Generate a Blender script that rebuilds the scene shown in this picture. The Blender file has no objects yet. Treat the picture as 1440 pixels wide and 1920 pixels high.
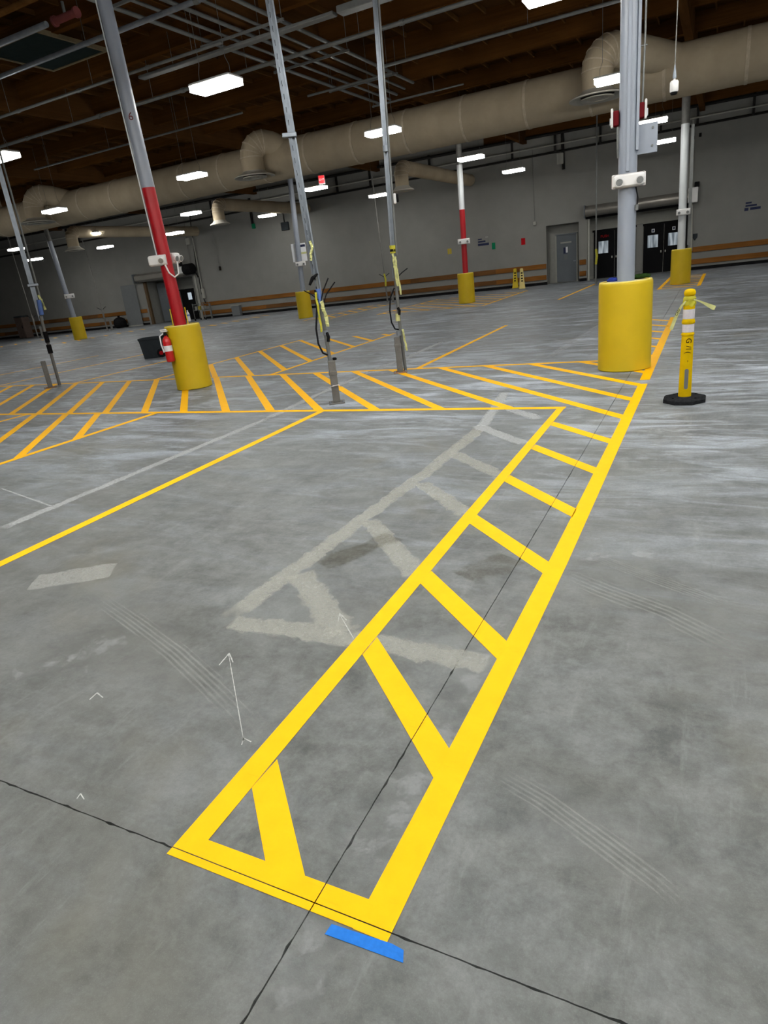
import bpy, math, random
from mathutils import Vector, Matrix
random.seed(7)
sc = bpy.context.scene
col = sc.collection

# ------------------------------------------------------------------ camera
F_PX, PITCH, ROLL, YAW, EYE = 1203.0, math.radians(20.55), math.radians(-6.9), math.radians(28.5), 1.7
_fw = Vector((0, math.cos(PITCH), -math.sin(PITCH)))
_rt = Vector((1, 0, 0))
_up = _rt.cross(_fw)
_r2 = _rt * math.cos(ROLL) + _up * math.sin(ROLL)
_u2 = -_rt * math.sin(ROLL) + _up * math.cos(ROLL)
_M = Matrix.Rotation(YAW, 3, 'Z')
FW, RT, UP = _M @ _fw, _M @ _r2, _M @ _u2
CAM = Vector((0, 0, EYE))
cd = bpy.data.cameras.new('camera')
cam = bpy.data.objects.new('camera', cd)
col.objects.link(cam)
cd.sensor_fit = 'VERTICAL'
cd.sensor_height = 36.0
cd.lens = F_PX / 1920.0 * 36.0
cd.clip_start, cd.clip_end = 0.05, 300
cam.matrix_world = Matrix(((RT.x, UP.x, -FW.x, CAM.x), (RT.y, UP.y, -FW.y, CAM.y),
                           (RT.z, UP.z, -FW.z, CAM.z), (0, 0, 0, 1)))
sc.camera = cam
# ------------------------------------------------------------------ world, exposure
w = bpy.data.worlds.new('world')
sc.world = w
w.use_nodes = True
w.node_tree.nodes['Background'].inputs[0].default_value = (0.5, 0.55, 0.6, 1)
w.node_tree.nodes['Background'].inputs[1].default_value = 0.02
sc.view_settings.view_transform = 'Standard'
sc.view_settings.look = 'None'
sc.view_settings.gamma = 1.0
sc.view_settings.use_curve_mapping = False
sc.view_settings.exposure = 0.0
sc.cycles.use_denoising = True
sc.cycles.max_bounces = 5
sc.cycles.diffuse_bounces = 3
sc.cycles.adaptive_min_samples = 16
sc.cycles.glossy_bounces = 2
sc.cycles.transmission_bounces = 3
sc.cycles.transparent_max_bounces = 6
sc.cycles.use_adaptive_sampling = True
sc.cycles.adaptive_threshold = 0.05
sc.cycles.caustics_reflective = False
sc.cycles.caustics_refractive = False
LAMP_STRENGTH = 52.0          # glow of the fixtures' frosted lenses

# surveyed points: a pixel of the photograph turned into a place in the hall
def ray(x, y):
    return FW + RT * ((x - 720) / F_PX) + UP * ((960 - y) / F_PX)
def gz(x, y, z=0.0):
    v = ray(x, y)
    return CAM + v * ((z - EYE) / v.z)
def gy(x, y, Y):
    v = ray(x, y)
    return CAM + v * (Y / v.y)
def zat(g, x, y):
    v = ray(x, y)
    return EYE + v.z * (g[0] * v.x + g[1] * v.y) / (v.x ** 2 + v.y ** 2)

# ------------------------------------------------------------------ materials
def new_mat(name):
    m = bpy.data.materials.new(name)
    m.use_nodes = True
    nt = m.node_tree
    b = nt.nodes['Principled BSDF']
    return m, nt, b
def nd(nt, t, **kw):
    n = nt.nodes.new(t)
    for k, v in kw.items():
        setattr(n, k, v)
    return n
def coords(nt, scale=(1, 1, 1), kind='Object', rot=(0, 0, 0)):
    tc = nd(nt, 'ShaderNodeTexCoord')
    mp = nd(nt, 'ShaderNodeMapping')
    mp.inputs['Scale'].default_value = scale
    mp.inputs['Rotation'].default_value = rot
    nt.links.new(tc.outputs[kind], mp.inputs[0])
    return mp.outputs[0]
def noise(nt, vec, scale, detail=4, rough=0.6, dist=0.0):
    n = nd(nt, 'ShaderNodeTexNoise')
    n.inputs['Scale'].default_value = scale
    n.inputs['Detail'].default_value = detail
    n.inputs['Roughness'].default_value = rough
    n.inputs['Distortion'].default_value = dist
    nt.links.new(vec, n.inputs['Vector'])
    return n.outputs['Fac']
def remap(nt, val, a, b, c=0.0, d=1.0):
    n = nd(nt, 'ShaderNodeMapRange')
    n.inputs[1].default_value, n.inputs[2].default_value = a, b
    n.inputs[3].default_value, n.inputs[4].default_value = c, d
    nt.links.new(val, n.inputs[0])
    return n.outputs[0]
def mix(nt, fac, a, b, mode='MIX'):
    n = nd(nt, 'ShaderNodeMix', data_type='RGBA', blend_type=mode)
    for idx, v in ((0, fac), (6, a), (7, b)):
        if hasattr(v, 'node'):
            nt.links.new(v, n.inputs[idx])
        elif idx == 0:
            n.inputs[0].default_value = v
        else:
            n.inputs[idx].default_value = (*v, 1) if len(v) == 3 else v
    return n.outputs[2]
def math_n(nt, op, a, b=0.0):
    n = nd(nt, 'ShaderNodeMath', operation=op)
    for i, v in enumerate((a, b)):
        if hasattr(v, 'node'):
            nt.links.new(v, n.inputs[i])
        else:
            n.inputs[i].default_value = v
    return n.outputs[0]
def bump(nt, b, h, strength, dist=0.01):
    n = nd(nt, 'ShaderNodeBump')
    n.inputs['Strength'].default_value = strength
    n.inputs['Distance'].default_value = dist
    nt.links.new(h, n.inputs['Height'])
    nt.links.new(n.outputs[0], b.inputs['Normal'])
def pm(name, c, rough=0.55, metal=0.0, var=0.12, scale=6.0, bmp=0.0, spec=0.0, stretch=(1, 1, 1), dirt=None):
    m, nt, b = new_mat(name)
    v = coords(nt, stretch)
    f = noise(nt, v, scale)
    lo = tuple(max(0, x * (1 - var)) for x in c)
    hi = tuple(min(1, x * (1 + var)) for x in c)
    cc = mix(nt, remap(nt, f, 0.3, 0.7), lo, hi)
    if dirt:
        d = noise(nt, v, scale * 0.37, 5, 0.7)
        cc = mix(nt, remap(nt, d, 0.52, 0.72, 0, dirt[1]), cc, dirt[0])
    nt.links.new(cc, b.inputs['Base Color'])
    b.inputs['Roughness'].default_value = rough
    b.inputs['Metallic'].default_value = metal
    b.inputs['Specular IOR Level'].default_value = spec
    if bmp:
        bump(nt, b, f, bmp)
    return m
def em(name, c, s):
    m, nt, b = new_mat(name)
    b.inputs['Base Color'].default_value = (*c, 1)
    b.inputs['Emission Color'].default_value = (*c, 1)
    b.inputs['Emission Strength'].default_value = s
    return m

def make_concrete():
    m, nt, b = new_mat('polished_concrete')
    v = coords(nt)
    big = noise(nt, v, 0.45, 6, 0.6, 0.5)
    mot = noise(nt, v, 2.6, 7, 0.72, 0.35)                   # cloudy mottling of the trowelled face
    mot2 = noise(nt, v, 8.5, 5, 0.75, 0.2)
    fine = noise(nt, v, 48, 4, 0.8)
    grain = noise(nt, v, 240, 3, 0.7)
    sep = nd(nt, 'ShaderNodeSeparateXYZ')
    nt.links.new(v, sep.inputs[0])
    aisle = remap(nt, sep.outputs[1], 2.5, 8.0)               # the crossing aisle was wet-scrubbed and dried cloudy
    c = mix(nt, remap(nt, mot, 0.34, 0.66), (0.052, 0.058, 0.056), (0.152, 0.163, 0.162))
    c = mix(nt, remap(nt, mot2, 0.42, 0.66, 0, 0.45), c, (0.205, 0.216, 0.214))
    c = mix(nt, remap(nt, big, 0.47, 0.64, 0, 0.55), c, (0.085, 0.086, 0.076))
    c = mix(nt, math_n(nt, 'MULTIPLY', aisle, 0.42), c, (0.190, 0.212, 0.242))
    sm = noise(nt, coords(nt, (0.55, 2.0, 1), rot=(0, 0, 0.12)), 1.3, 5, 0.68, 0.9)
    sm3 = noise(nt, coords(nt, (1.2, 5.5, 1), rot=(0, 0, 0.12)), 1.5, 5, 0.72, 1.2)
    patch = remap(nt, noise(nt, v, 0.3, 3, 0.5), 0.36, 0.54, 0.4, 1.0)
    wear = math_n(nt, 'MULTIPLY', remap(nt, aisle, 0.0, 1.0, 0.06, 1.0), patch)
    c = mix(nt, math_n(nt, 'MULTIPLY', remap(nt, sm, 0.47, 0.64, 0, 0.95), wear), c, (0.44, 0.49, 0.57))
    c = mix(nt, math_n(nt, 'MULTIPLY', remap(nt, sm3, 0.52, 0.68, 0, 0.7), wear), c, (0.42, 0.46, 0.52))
    dk = noise(nt, coords(nt, (0.9, 3.0, 1), rot=(0, 0, 0.1)), 1.3, 5, 0.7, 1.0)
    c = mix(nt, math_n(nt, 'MULTIPLY', remap(nt, dk, 0.52, 0.66, 0, 0.7), aisle), c, (0.085, 0.093, 0.102))
    st = noise(nt, coords(nt, (7.0, 1.0, 1), rot=(0, 0, 0.9)), 1.4, 6, 0.7, 0.4)
    c = mix(nt, remap(nt, st, 0.58, 0.74, 0, 0.3), c, (0.28, 0.295, 0.295))
    c = mix(nt, remap(nt, fine, 0.38, 0.66, 0.0, 0.30), c, (0.062, 0.064, 0.060))
    c = mix(nt, remap(nt, grain, 0.55, 0.75, 0, 0.25), c, (0.28, 0.29, 0.28))
    rust = noise(nt, v, 0.62, 4, 0.6, 0.3)
    c = mix(nt, remap(nt, rust, 0.58, 0.70, 0, 0.35), c, (0.125, 0.112, 0.070))
    nt.links.new(c, b.inputs['Base Color'])
    nt.links.new(remap(nt, sm, 0.35, 0.7, 0.42, 0.62), b.inputs['Roughness'])
    b.inputs['Specular IOR Level'].default_value = 0.3
    bump(nt, b, math_n(nt, 'ADD', fine, math_n(nt, 'MULTIPLY', grain, 0.5)), 0.12, 0.004)
    return m
def make_paint():
    m, nt, b = new_mat('yellow_floor_paint')
    v = coords(nt)
    f = noise(nt, v, 9, 5, 0.65)
    g = noise(nt, v, 150, 4, 0.7)
    st = noise(nt, coords(nt, (3, 26, 1), rot=(0, 0, 0.8)), 2.0, 5, 0.7)
    c = mix(nt, remap(nt, f, 0.35, 0.65), (0.90, 0.452, 0.0), (0.94, 0.482, 0.001))
    c = mix(nt, remap(nt, st, 0.58, 0.72, 0, 0.45), c, (0.70, 0.385, 0.004))
    c = mix(nt, remap(nt, g, 0.66, 0.8, 0, 0.35), c, (0.55, 0.36, 0.03))
    nt.links.new(c, b.inputs['Base Color'])
    b.inputs['Roughness'].default_value = 0.6
    b.inputs['Specular IOR Level'].default_value = 0.12
    bump(nt, b, g, 0.15, 0.004)
    return m
def make_decal(name, c, strength, edge=0.25, nscale=7.0, lines=0):
    """worn mark on the slab: ragged edges from noise, coverage below one"""
    m, nt, b = new_mat(name)
    uv = nd(nt, 'ShaderNodeUVMap')
    s = nd(nt, 'ShaderNodeSeparateXYZ')
    nt.links.new(uv.outputs[0], s.inputs[0])
    v = coords(nt)
    n1 = noise(nt, v, nscale, 5, 0.7, 0.3)
    n2 = noise(nt, v, 38, 5, 0.75)
    d = math_n(nt, 'ABSOLUTE', math_n(nt, 'SUBTRACT', s.outputs[1], 0.5))      # 0 centre .. .5 edge
    d = math_n(nt, 'SUBTRACT', 0.5, d)
    e = math_n(nt, 'ADD', d, math_n(nt, 'MULTIPLY', math_n(nt, 'SUBTRACT', n1, 0.5), edge * 2.2))
    a = remap(nt, e, edge * 0.30, edge * 0.62)
    u = math_n(nt, 'SUBTRACT', 0.5, math_n(nt, 'ABSOLUTE', math_n(nt, 'SUBTRACT', s.outputs[0], 0.5)))
    a = math_n(nt, 'MULTIPLY', a, remap(nt, math_n(nt, 'ADD', u, math_n(nt, 'MULTIPLY', math_n(nt, 'SUBTRACT', n1, 0.5), 0.06)), 0.0, 0.03))
    if lines:
        wv = math_n(nt, 'SINE', math_n(nt, 'MULTIPLY', s.outputs[1], 6.2832 * lines))
        a = math_n(nt, 'MULTIPLY', a, remap(nt, math_n(nt, 'ADD', wv, math_n(nt, 'MULTIPLY', n1, 1.0)), 0.3, 1.2))
        a = math_n(nt, 'MULTIPLY', a, remap(nt, u, 0.0, 0.3))
    a = math_n(nt, 'MULTIPLY', a, remap(nt, n2, 0.28, 0.6, 0.45, 1.0))
    a = math_n(nt, 'MULTIPLY', a, strength)
    nt.links.new(mix(nt, remap(nt, n2, 0.35, 0.7), c, tuple(x * 0.72 for x in c)), b.inputs['Base Color'])
    b.inputs['Roughness'].default_value = 0.7
    b.inputs['Specular IOR Level'].default_value = 0.0
    nt.links.new(a, b.inputs['Alpha'])
    return m
def make_wood(name, c1, c2, stretch, rough=0.7):
    m, nt, b = new_mat(name)
    v = coords(nt, stretch)
    f = noise(nt, v, 3.0, 6, 0.65, 0.6)
    g = noise(nt, coords(nt), 0.6, 2)
    c = mix(nt, remap(nt, f, 0.3, 0.7), c1, c2)
    c = mix(nt, remap(nt, g, 0.35, 0.7, 0, 0.5), c, tuple(x * 0.55 for x in c1))
    nt.links.new(c, b.inputs['Base Color'])
    b.inputs['Roughness'].default_value = rough
    b.inputs['Specular IOR Level'].default_value = 0.0
    bump(nt, b, f, 0.2, 0.01)
    return m

M = {}
M['concrete'] = make_concrete()
M['subbase'] = pm('joint_filler', (0.022, 0.020, 0.017), 0.9)
M['paint'] = make_paint()
M['ghost'] = make_decal('ground_off_paint', (0.50, 0.505, 0.46), 0.56, 0.34, 9)
M['ghost_far'] = make_decal('scraped_line', (0.56, 0.58, 0.59), 0.6, 0.34, 6)
M['patch'] = make_decal('pale_patch', (0.50, 0.51, 0.49), 0.5, 0.16, 5)
M['tread'] = make_decal('tyre_marks', (0.56, 0.58, 0.56), 0.22, 0.3, 4, lines=7)
M['stain'] = make_decal('oily_stain', (0.10, 0.085, 0.04), 0.28, 0.4, 3)
M['smear'] = make_decal('pale_smear', (0.62, 0.65, 0.68), 0.34, 0.75, 3)
M['rough'] = make_decal('rough_pale_concrete', (0.56, 0.58, 0.60), 0.30, 1.1, 8)
M['chalk'] = make_decal('chalk', (0.72, 0.74, 0.72), 0.85, 0.2, 30)
M['wall'] = pm('painted_wall', (0.218, 0.217, 0.206), 0.75, var=0.05, scale=1.2, bmp=0.05, spec=0.0, dirt=((0.26, 0.255, 0.23), 0.25))
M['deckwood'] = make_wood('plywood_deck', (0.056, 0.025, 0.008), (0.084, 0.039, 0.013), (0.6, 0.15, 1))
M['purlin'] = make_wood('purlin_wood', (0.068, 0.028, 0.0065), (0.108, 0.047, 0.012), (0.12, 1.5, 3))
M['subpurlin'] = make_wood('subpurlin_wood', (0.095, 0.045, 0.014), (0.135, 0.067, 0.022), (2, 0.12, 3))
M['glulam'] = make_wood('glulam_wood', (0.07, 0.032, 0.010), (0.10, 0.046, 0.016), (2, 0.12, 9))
M['railwood'] = make_wood('rail_wood', (0.19, 0.078, 0.020), (0.28, 0.12, 0.033), (0.25, 4, 6), 0.55)
M['railwood2'] = make_wood('rail_wood_worn', (0.12, 0.058, 0.024), (0.20, 0.095, 0.035), (0.25, 4, 6), 0.6)
M['black'] = pm('black_rubber', (0.012, 0.012, 0.013), 0.6, var=0.2)
M['blackmetal'] = pm('black_pipe', (0.010, 0.009, 0.008), 0.6, 0.0, var=0.2, spec=0.2)
M['darkdoor'] = pm('black_door', (0.006, 0.006, 0.007), 0.8, var=0.1, spec=0.1)
M['duct'] = pm('painted_duct', (0.40, 0.335, 0.24), 0.7, var=0.09, scale=1.3, spec=0.0, bmp=0.04, dirt=((0.30, 0.25, 0.18), 0.5))
M['seam'] = pm('duct_seam_sealant', (0.48, 0.41, 0.31), 0.7, var=0.2, scale=6)
M['diffuser'] = pm('diffuser_metal', (0.44, 0.42, 0.37), 0.5, var=0.06)
M['ductdark'] = pm('duct_inside', (0.05, 0.045, 0.04), 0.8)
M['guard'] = pm('yellow_column_guard', (0.54, 0.385, 0.004), 0.55, var=0.05, scale=3, spec=0.35, bmp=0.04, dirt=((0.46, 0.33, 0.02), 0.35))
M['guardtop'] = pm('guard_rim', (0.72, 0.60, 0.16), 0.6, var=0.1)
M['grout'] = pm('grout_fill', (0.46, 0.44, 0.34), 0.85, var=0.15, scale=15)
M['colgrey'] = pm('grey_column_paint', (0.245, 0.275, 0.33), 0.42, var=0.05, scale=2, spec=0.5)
M['colwhite'] = pm('white_column_paint', (0.55, 0.58, 0.60), 0.4, var=0.05, scale=2, spec=0.5)
M['red'] = pm('red_column_paint', (0.36, 0.004, 0.010), 0.45, var=0.08, scale=4, spec=0.4, dirt=((0.25, 0.01, 0.012), 0.4))
M['firered'] = pm('extinguisher_red', (0.46, 0.008, 0.010), 0.3, var=0.04, spec=0.6)
M['galv'] = pm('galvanised_steel', (0.25, 0.28, 0.32), 0.36, 0.5, var=0.12, scale=9)
M['emt'] = pm('conduit_steel', (0.17, 0.178, 0.176), 0.45, 0.35, var=0.1, scale=7)
M['steel'] = pm('stanchion_steel', (0.17, 0.168, 0.16), 0.55, 0.35, var=0.15, scale=7, dirt=((0.11, 0.10, 0.085), 0.6))
M['rust'] = pm('rusty_plate', (0.24, 0.14, 0.09), 0.8, var=0.25, scale=20)
M['white'] = pm('white_plastic', (0.68, 0.68, 0.68), 0.4, var=0.04)
M['pinkish'] = pm('shaded_white_plastic', (0.62, 0.58, 0.58), 0.45, var=0.04)
M['lensglass'] = pm('lamp_reflector', (0.35, 0.36, 0.36), 0.2, 0.6, var=0.2, scale=40)
M['maroon'] = pm('maroon_box', (0.095, 0.010, 0.013), 0.4, var=0.06)
M['rubber'] = pm('recycled_rubber', (0.020, 0.021, 0.023), 0.75, var=0.35, scale=30, bmp=0.3)
M['post'] = pm('delineator_yellow', (0.60, 0.40, 0.005), 0.5, var=0.1, scale=8, dirt=((0.33, 0.22, 0.04), 0.7))
M['reflect'] = pm('reflective_sheet', (0.58, 0.56, 0.60), 0.35, var=0.06, scale=60)
M['tapeyel'] = pm('caution_tape', (0.46, 0.43, 0.05), 0.45, var=0.15, scale=14)
M['tapepale'] = pm('faded_caution_tape', (0.52, 0.53, 0.24), 0.5, var=0.15, scale=14)
M['ink'] = pm('black_ink', (0.012, 0.012, 0.012), 0.7)
M['blue'] = pm('blue_masking_tape', (0.025, 0.16, 0.56), 0.7, var=0.08, scale=60, bmp=0.1)
M['bluecloth'] = pm('blue_cloth', (0.02, 0.035, 0.20), 0.7, var=0.2, scale=30)
M['blueband'] = pm('blue_wrap', (0.10, 0.17, 0.42), 0.6, var=0.15)
M['moss'] = pm('green_scrub_pad', (0.022, 0.048, 0.012), 0.95, var=0.4, scale=60, bmp=0.5)
M['bin'] = pm('grey_bin_plastic', (0.035, 0.041, 0.046), 0.5, var=0.1)
M['doorgrey'] = pm('grey_door_paint', (0.135, 0.15, 0.165), 0.5, var=0.05, scale=2)
M['recess'] = pm('recess_paint', (0.30, 0.30, 0.28), 0.7, var=0.05)
M['panelgrey'] = pm('grey_sheet', (0.155, 0.165, 0.17), 0.5, var=0.05)
M['shutter'] = pm('shutter_drum', (0.22, 0.21, 0.19), 0.35, 0.5, var=0.1, scale=3)
M['frame'] = pm('door_frame', (0.34, 0.34, 0.31), 0.6, var=0.05)
M['frameb'] = pm('brown_jamb', (0.11, 0.075, 0.045), 0.6, var=0.15)
M['chalkmark'] = pm('chalk_line', (0.42, 0.43, 0.42), 0.9, var=0.25, scale=60)
M['paper'] = pm('white_paper', (0.70, 0.72, 0.75), 0.6, var=0.03)
M['green'] = pm('green_placard', (0.010, 0.16, 0.075), 0.5, var=0.05)
M['signred'] = pm('red_placard', (0.36, 0.010, 0.014), 0.5, var=0.05)
M['signyel'] = pm('yellow_placard', (0.44, 0.34, 0.05), 0.5, var=0.1)
M['navy'] = pm('navy_print', (0.03, 0.035, 0.075), 0.6)
M['wetyel'] = pm('caution_sign_yellow', (0.60, 0.45, 0.04), 0.5, var=0.06)
M['wetpale'] = pm('caution_sign_pale', (0.68, 0.56, 0.22), 0.5, var=0.06)
M['brownbox'] = pm('brown_cabinet', (0.10, 0.075, 0.065), 0.6, var=0.1)
M['cable'] = pm('black_cable', (0.014, 0.014, 0.016), 0.45)
M['cord'] = pm('grey_cord', (0.20, 0.20, 0.19), 0.6)
M['skylight'] = pm('skylight_glass', (0.018, 0.026, 0.026), 0.25, var=0.1)
M['skyframe'] = pm('skylight_frame', (0.17, 0.14, 0.09), 0.7)
M['redvalve'] = pm('red_valve', (0.13, 0.04, 0.04), 0.5)
M['lens'] = em('lit_lens', (1.0, 0.985, 0.93), LAMP_STRENGTH)
M['exitred'] = em('exit_sign_face', (1.0, 0.05, 0.06), 0.9)
M['exitwhite'] = em('exit_sign_letters', (1.0, 0.55, 0.55), 1.2)
M['daylit'] = em('daylit_window', (0.62, 0.72, 0.82), 0.45)
def make_pane():
    m, nt, b = new_mat('door_pane')
    v = coords(nt, (9, 1, 1.2))
    f = noise(nt, v, 1.1, 1, 0.4)
    c = mix(nt, remap(nt, f, 0.35, 0.65), (0.22, 0.27, 0.31), (0.80, 0.90, 0.97))
    b.inputs['Base Color'].default_value = (0.02, 0.02, 0.02, 1)
    b.inputs['Roughness'].default_value = 0.1
    nt.links.new(c, b.inputs['Emission Color'])
    b.inputs['Emission Strength'].default_value = 0.42
    return m
M['pane'] = make_pane()
def make_clear():
    m, nt, b = new_mat('clear_bottle')
    b.inputs['Base Color'].default_value = (0.85, 0.88, 0.92, 1)
    b.inputs['Roughness'].default_value = 0.12
    b.inputs['Transmission Weight'].default_value = 0.35
    b.inputs['IOR'].default_value = 1.2
    return m
M['clear'] = make_clear()

# ------------------------------------------------------------------ mesh helpers
class MB:
    def __init__(s):
        s.v, s.f, s.uv = [], [], None
    def add(s, vs, fs):
        o = len(s.v)
        s.v += [tuple(p) for p in vs]
        s.f += [tuple(i + o for i in f) for f in fs]
        return s
    def box(s, a, b, mtx=None):
        vs = [Vector((x, y, z)) for z in (a[2], b[2]) for y in (a[1], b[1]) for x in (a[0], b[0])]
        if mtx is not None:
            vs = [mtx @ p for p in vs]
        return s.add(vs, [(0, 2, 3, 1), (4, 5, 7, 6), (0, 1, 5, 4), (2, 6, 7, 3), (0, 4, 6, 2), (1, 3, 7, 5)])
    def bbox(s, a, b, bev=0.01, mtx=None):
        """box with its edges chamfered"""
        ax, ay, az = a
        bx, by, bz = b
        e = min(bev, (bx - ax) * .45, (by - ay) * .45, (bz - az) * .45)
        vs = []
        for z, i in ((az, e), (az + e, 0), (bz - e, 0), (bz, e)):
            x0, x1, y0, y1 = ax + i, bx - i, ay + i, by - i
            k = e
            vs += [(x0 + k, y0, z), (x1 - k, y0, z), (x1, y0 + k, z), (x1, y1 - k, z), (x1 - k, y1, z), (x0 + k, y1, z), (x0, y1 - k, z), (x0, y0 + k, z)]
        vs = [Vector(p) for p in vs]
        if mtx is not None:
            vs = [mtx @ p for p in vs]
        fs = [tuple(range(7, -1, -1)), tuple(range(24, 32))]
        for r in range(3):
            for i in range(8):
                j = (i + 1) % 8
                fs.append((r * 8 + i, r * 8 + j, r * 8 + 8 + j, r * 8 + 8 + i))
        return s.add(vs, fs)
    def path(s, pts, r, n=10, cap=True, sq=False):
        pts = [Vector(p) for p in pts]
        rs = r if isinstance(r, (list, tuple)) else [r] * len(pts)
        up = None
        rings = []
        for i, p in enumerate(pts):
            d = (pts[min(i + 1, len(pts) - 1)] - pts[max(i - 1, 0)]).normalized()
            if up is None:
                up = Vector((0, 0, 1)) if abs(d.z) < 0.9 else Vector((1, 0, 0))
            a = d.cross(up).normalized()
            up = a.cross(d).normalized()
            rings.append([p + (a * math.cos(t) + up * math.sin(t)) * rs[i] for t in [2 * math.pi * (k + (0.5 if sq else 0)) / n for k in range(n)]])
        vs = [q for rg in rings for q in rg]
        fs = []
        for i in range(len(pts) - 1):
            for k in range(n):
                j = (k + 1) % n
                fs.append((i * n + k, i * n + j, i * n + n + j, i * n + n + k))
        if cap:
            fs.append(tuple(range(n - 1, -1, -1)))
            fs.append(tuple(range((len(pts) - 1) * n, len(pts) * n)))
        return s.add(vs, fs)
    def lathe(s, prof, n=28, at=(0, 0, 0), mtx=None):
        vs, fs = [], []
        for r, z in prof:
            for k in range(n):
                t = 2 * math.pi * k / n
                p = Vector((r * math.cos(t), r * math.sin(t), z))
                if mtx is not None:
                    p = mtx @ p
                vs.append(p + Vector(at))
        for i in range(len(prof) - 1):
            for k in range(n):
                j = (k + 1) % n
                fs.append((i * n + k, i * n + j, i * n + n + j, i * n + n + k))
        if prof[0][0] > 1e-6:
            fs.append(tuple(range(n - 1, -1, -1)))
        if prof[-1][0] > 1e-6:
            fs.append(tuple(range((len(prof) - 1) * n, len(prof) * n)))
        return s.add(vs, fs)
    def prism(s, poly, z0, z1):
        n = len(poly)
        vs = [(x, y, z0) for x, y in poly] + [(x, y, z1) for x, y in poly]
        fs = [tuple(range(n - 1, -1, -1)), tuple(range(n, 2 * n))]
        for i in range(n):
            j = (i + 1) % n
            fs.append((i, j, n + j, n + i))
        return s.add(vs, fs)
    def ribbon(s, pts, w, side=None, th=0.0015):
        """strip of tape, closed and thin but solid"""
        pts = [Vector(p) for p in pts]
        vs, fs = [], []
        for i, p in enumerate(pts):
            d = (pts[min(i + 1, len(pts) - 1)] - pts[max(i - 1, 0)]).normalized()
            sd = Vector(side(i) if callable(side) else side).normalized()
            sd = (sd - d * sd.dot(d)).normalized()
            nn = d.cross(sd).normalized() * th
            ww = w[i] if isinstance(w, (list, tuple)) else w
            vs += [p - sd * ww / 2 - nn, p + sd * ww / 2 - nn, p + sd * ww / 2 + nn, p - sd * ww / 2 + nn]
        for i in range(len(pts) - 1):
            for k in range(4):
                j = (k + 1) % 4
                fs.append((i * 4 + k, i * 4 + j, i * 4 + 4 + j, i * 4 + 4 + k))
        fs += [(3, 2, 1, 0), tuple(range(len(vs) - 4, len(vs)))]
        return s.add(vs, fs)
    def build(s, name, mat, parent=None, smooth=None, uv=None):
        me = bpy.data.meshes.new(name)
        me.from_pydata(s.v, [], s.f)
        me.materials.append(M[mat] if isinstance(mat, str) else mat)
        if uv:
            l = me.uv_layers.new(name='UVMap')
            for poly in me.polygons:
                for li in poly.loop_indices:
                    l.data[li].uv = uv[me.loops[li].vertex_index]
        me.update()
        import bmesh as _b
        bm = _b.new()
        bm.from_mesh(me)
        _b.ops.recalc_face_normals(bm, faces=bm.faces)
        bm.to_mesh(me)
        bm.free()
        if smooth is not None:
            me.polygons.foreach_set('use_smooth', [True] * len(me.polygons))
            me.set_sharp_from_angle(angle=math.radians(smooth))
        o = bpy.data.objects.new(name, me)
        col.objects.link(o)
        if parent is not None:
            o.parent = parent
            o.matrix_parent_inverse = parent.matrix_world.inverted() if False else Matrix.Identity(4)
        return o
def tag(o, label, cat, group=None):
    o['label'], o['category'] = label, cat
    if group:
        o['group'] = group
    return o
def struct(o):
    o['kind'] = 'structure'
    return o
def thing(name, label, cat, loc=(0, 0, 0), rz=0.0, group=None):
    o = bpy.data.objects.new(name, None)
    o.empty_display_size = 0.2
    col.objects.link(o)
    o.location, o.rotation_euler = loc, (0, 0, rz)
    return tag(o, label, cat, group)
def copy_part(src, parent, loc=None, rz=None):
    c = src.copy()
    col.objects.link(c)
    c.parent = parent
    if loc is not None:
        c.location = loc
    if rz is not None:
        c.rotation_euler = (0, 0, rz)
    for ch in src.children:
        copy_part(ch, c)
    return c
def copy_thing(src, loc, rz, label):
    c = src.copy()
    col.objects.link(c)
    c.location, c.rotation_euler = loc, (0, 0, rz)
    c['label'] = label
    for ch in src.children:
        copy_part(ch, c)
    return c
def text_part(txt, size, mat, parent, mtx, depth=0.001, name='lettering'):
    cu = bpy.data.curves.new(name, 'FONT')
    cu.body, cu.size, cu.extrude = txt, size, depth
    cu.align_x, cu.align_y = 'CENTER', 'CENTER'
    cu.resolution_u = 3
    tmp = bpy.data.objects.new(name, cu)
    col.objects.link(tmp)
    dg = bpy.context.evaluated_depsgraph_get()
    me = bpy.data.meshes.new_from_object(tmp.evaluated_get(dg))
    bpy.data.objects.remove(tmp)
    me.transform(mtx)
    me.materials.clear()
    me.materials.append(M[mat])
    o = bpy.data.objects.new(name, me)
    col.objects.link(o)
    o.parent = parent
    return o

# ------------------------------------------------------------------ the hall
XL, XR, YB, HC = -60.0, 16.0, -14.0, 7.4
WS = 0.07                                   # the far wall runs y = 36.5 + 0.07 x
WA = math.atan(WS)
WM = Matrix.Translation((0, 36.5, 0)) @ Matrix.Rotation(WA, 4, 'Z')     # wall frame: x along, -y into the hall
WMI = WM.inverted()
def wl(x, y, t=0.0):
    """pixel -> (s, z) on the far wall (t metres in front of it)"""
    o, d = WMI @ CAM, WMI.to_3x3() @ ray(x, y)
    k = (-t - o.y) / d.y
    p = o + d * k
    return p.x, p.z
def wbox(mb, s0, s1, t0, t1, z0, z1, bev=None):
    if bev:
        return mb.bbox((s0, -t1, z0), (s1, -t0, z1), bev)
    return mb.box((s0, -t1, z0), (s1, -t0, z1))
def wall_thing(name, label, cat, group=None):
    o = thing(name, label, cat, (0, 36.5, 0), WA, group)
    return o

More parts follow.
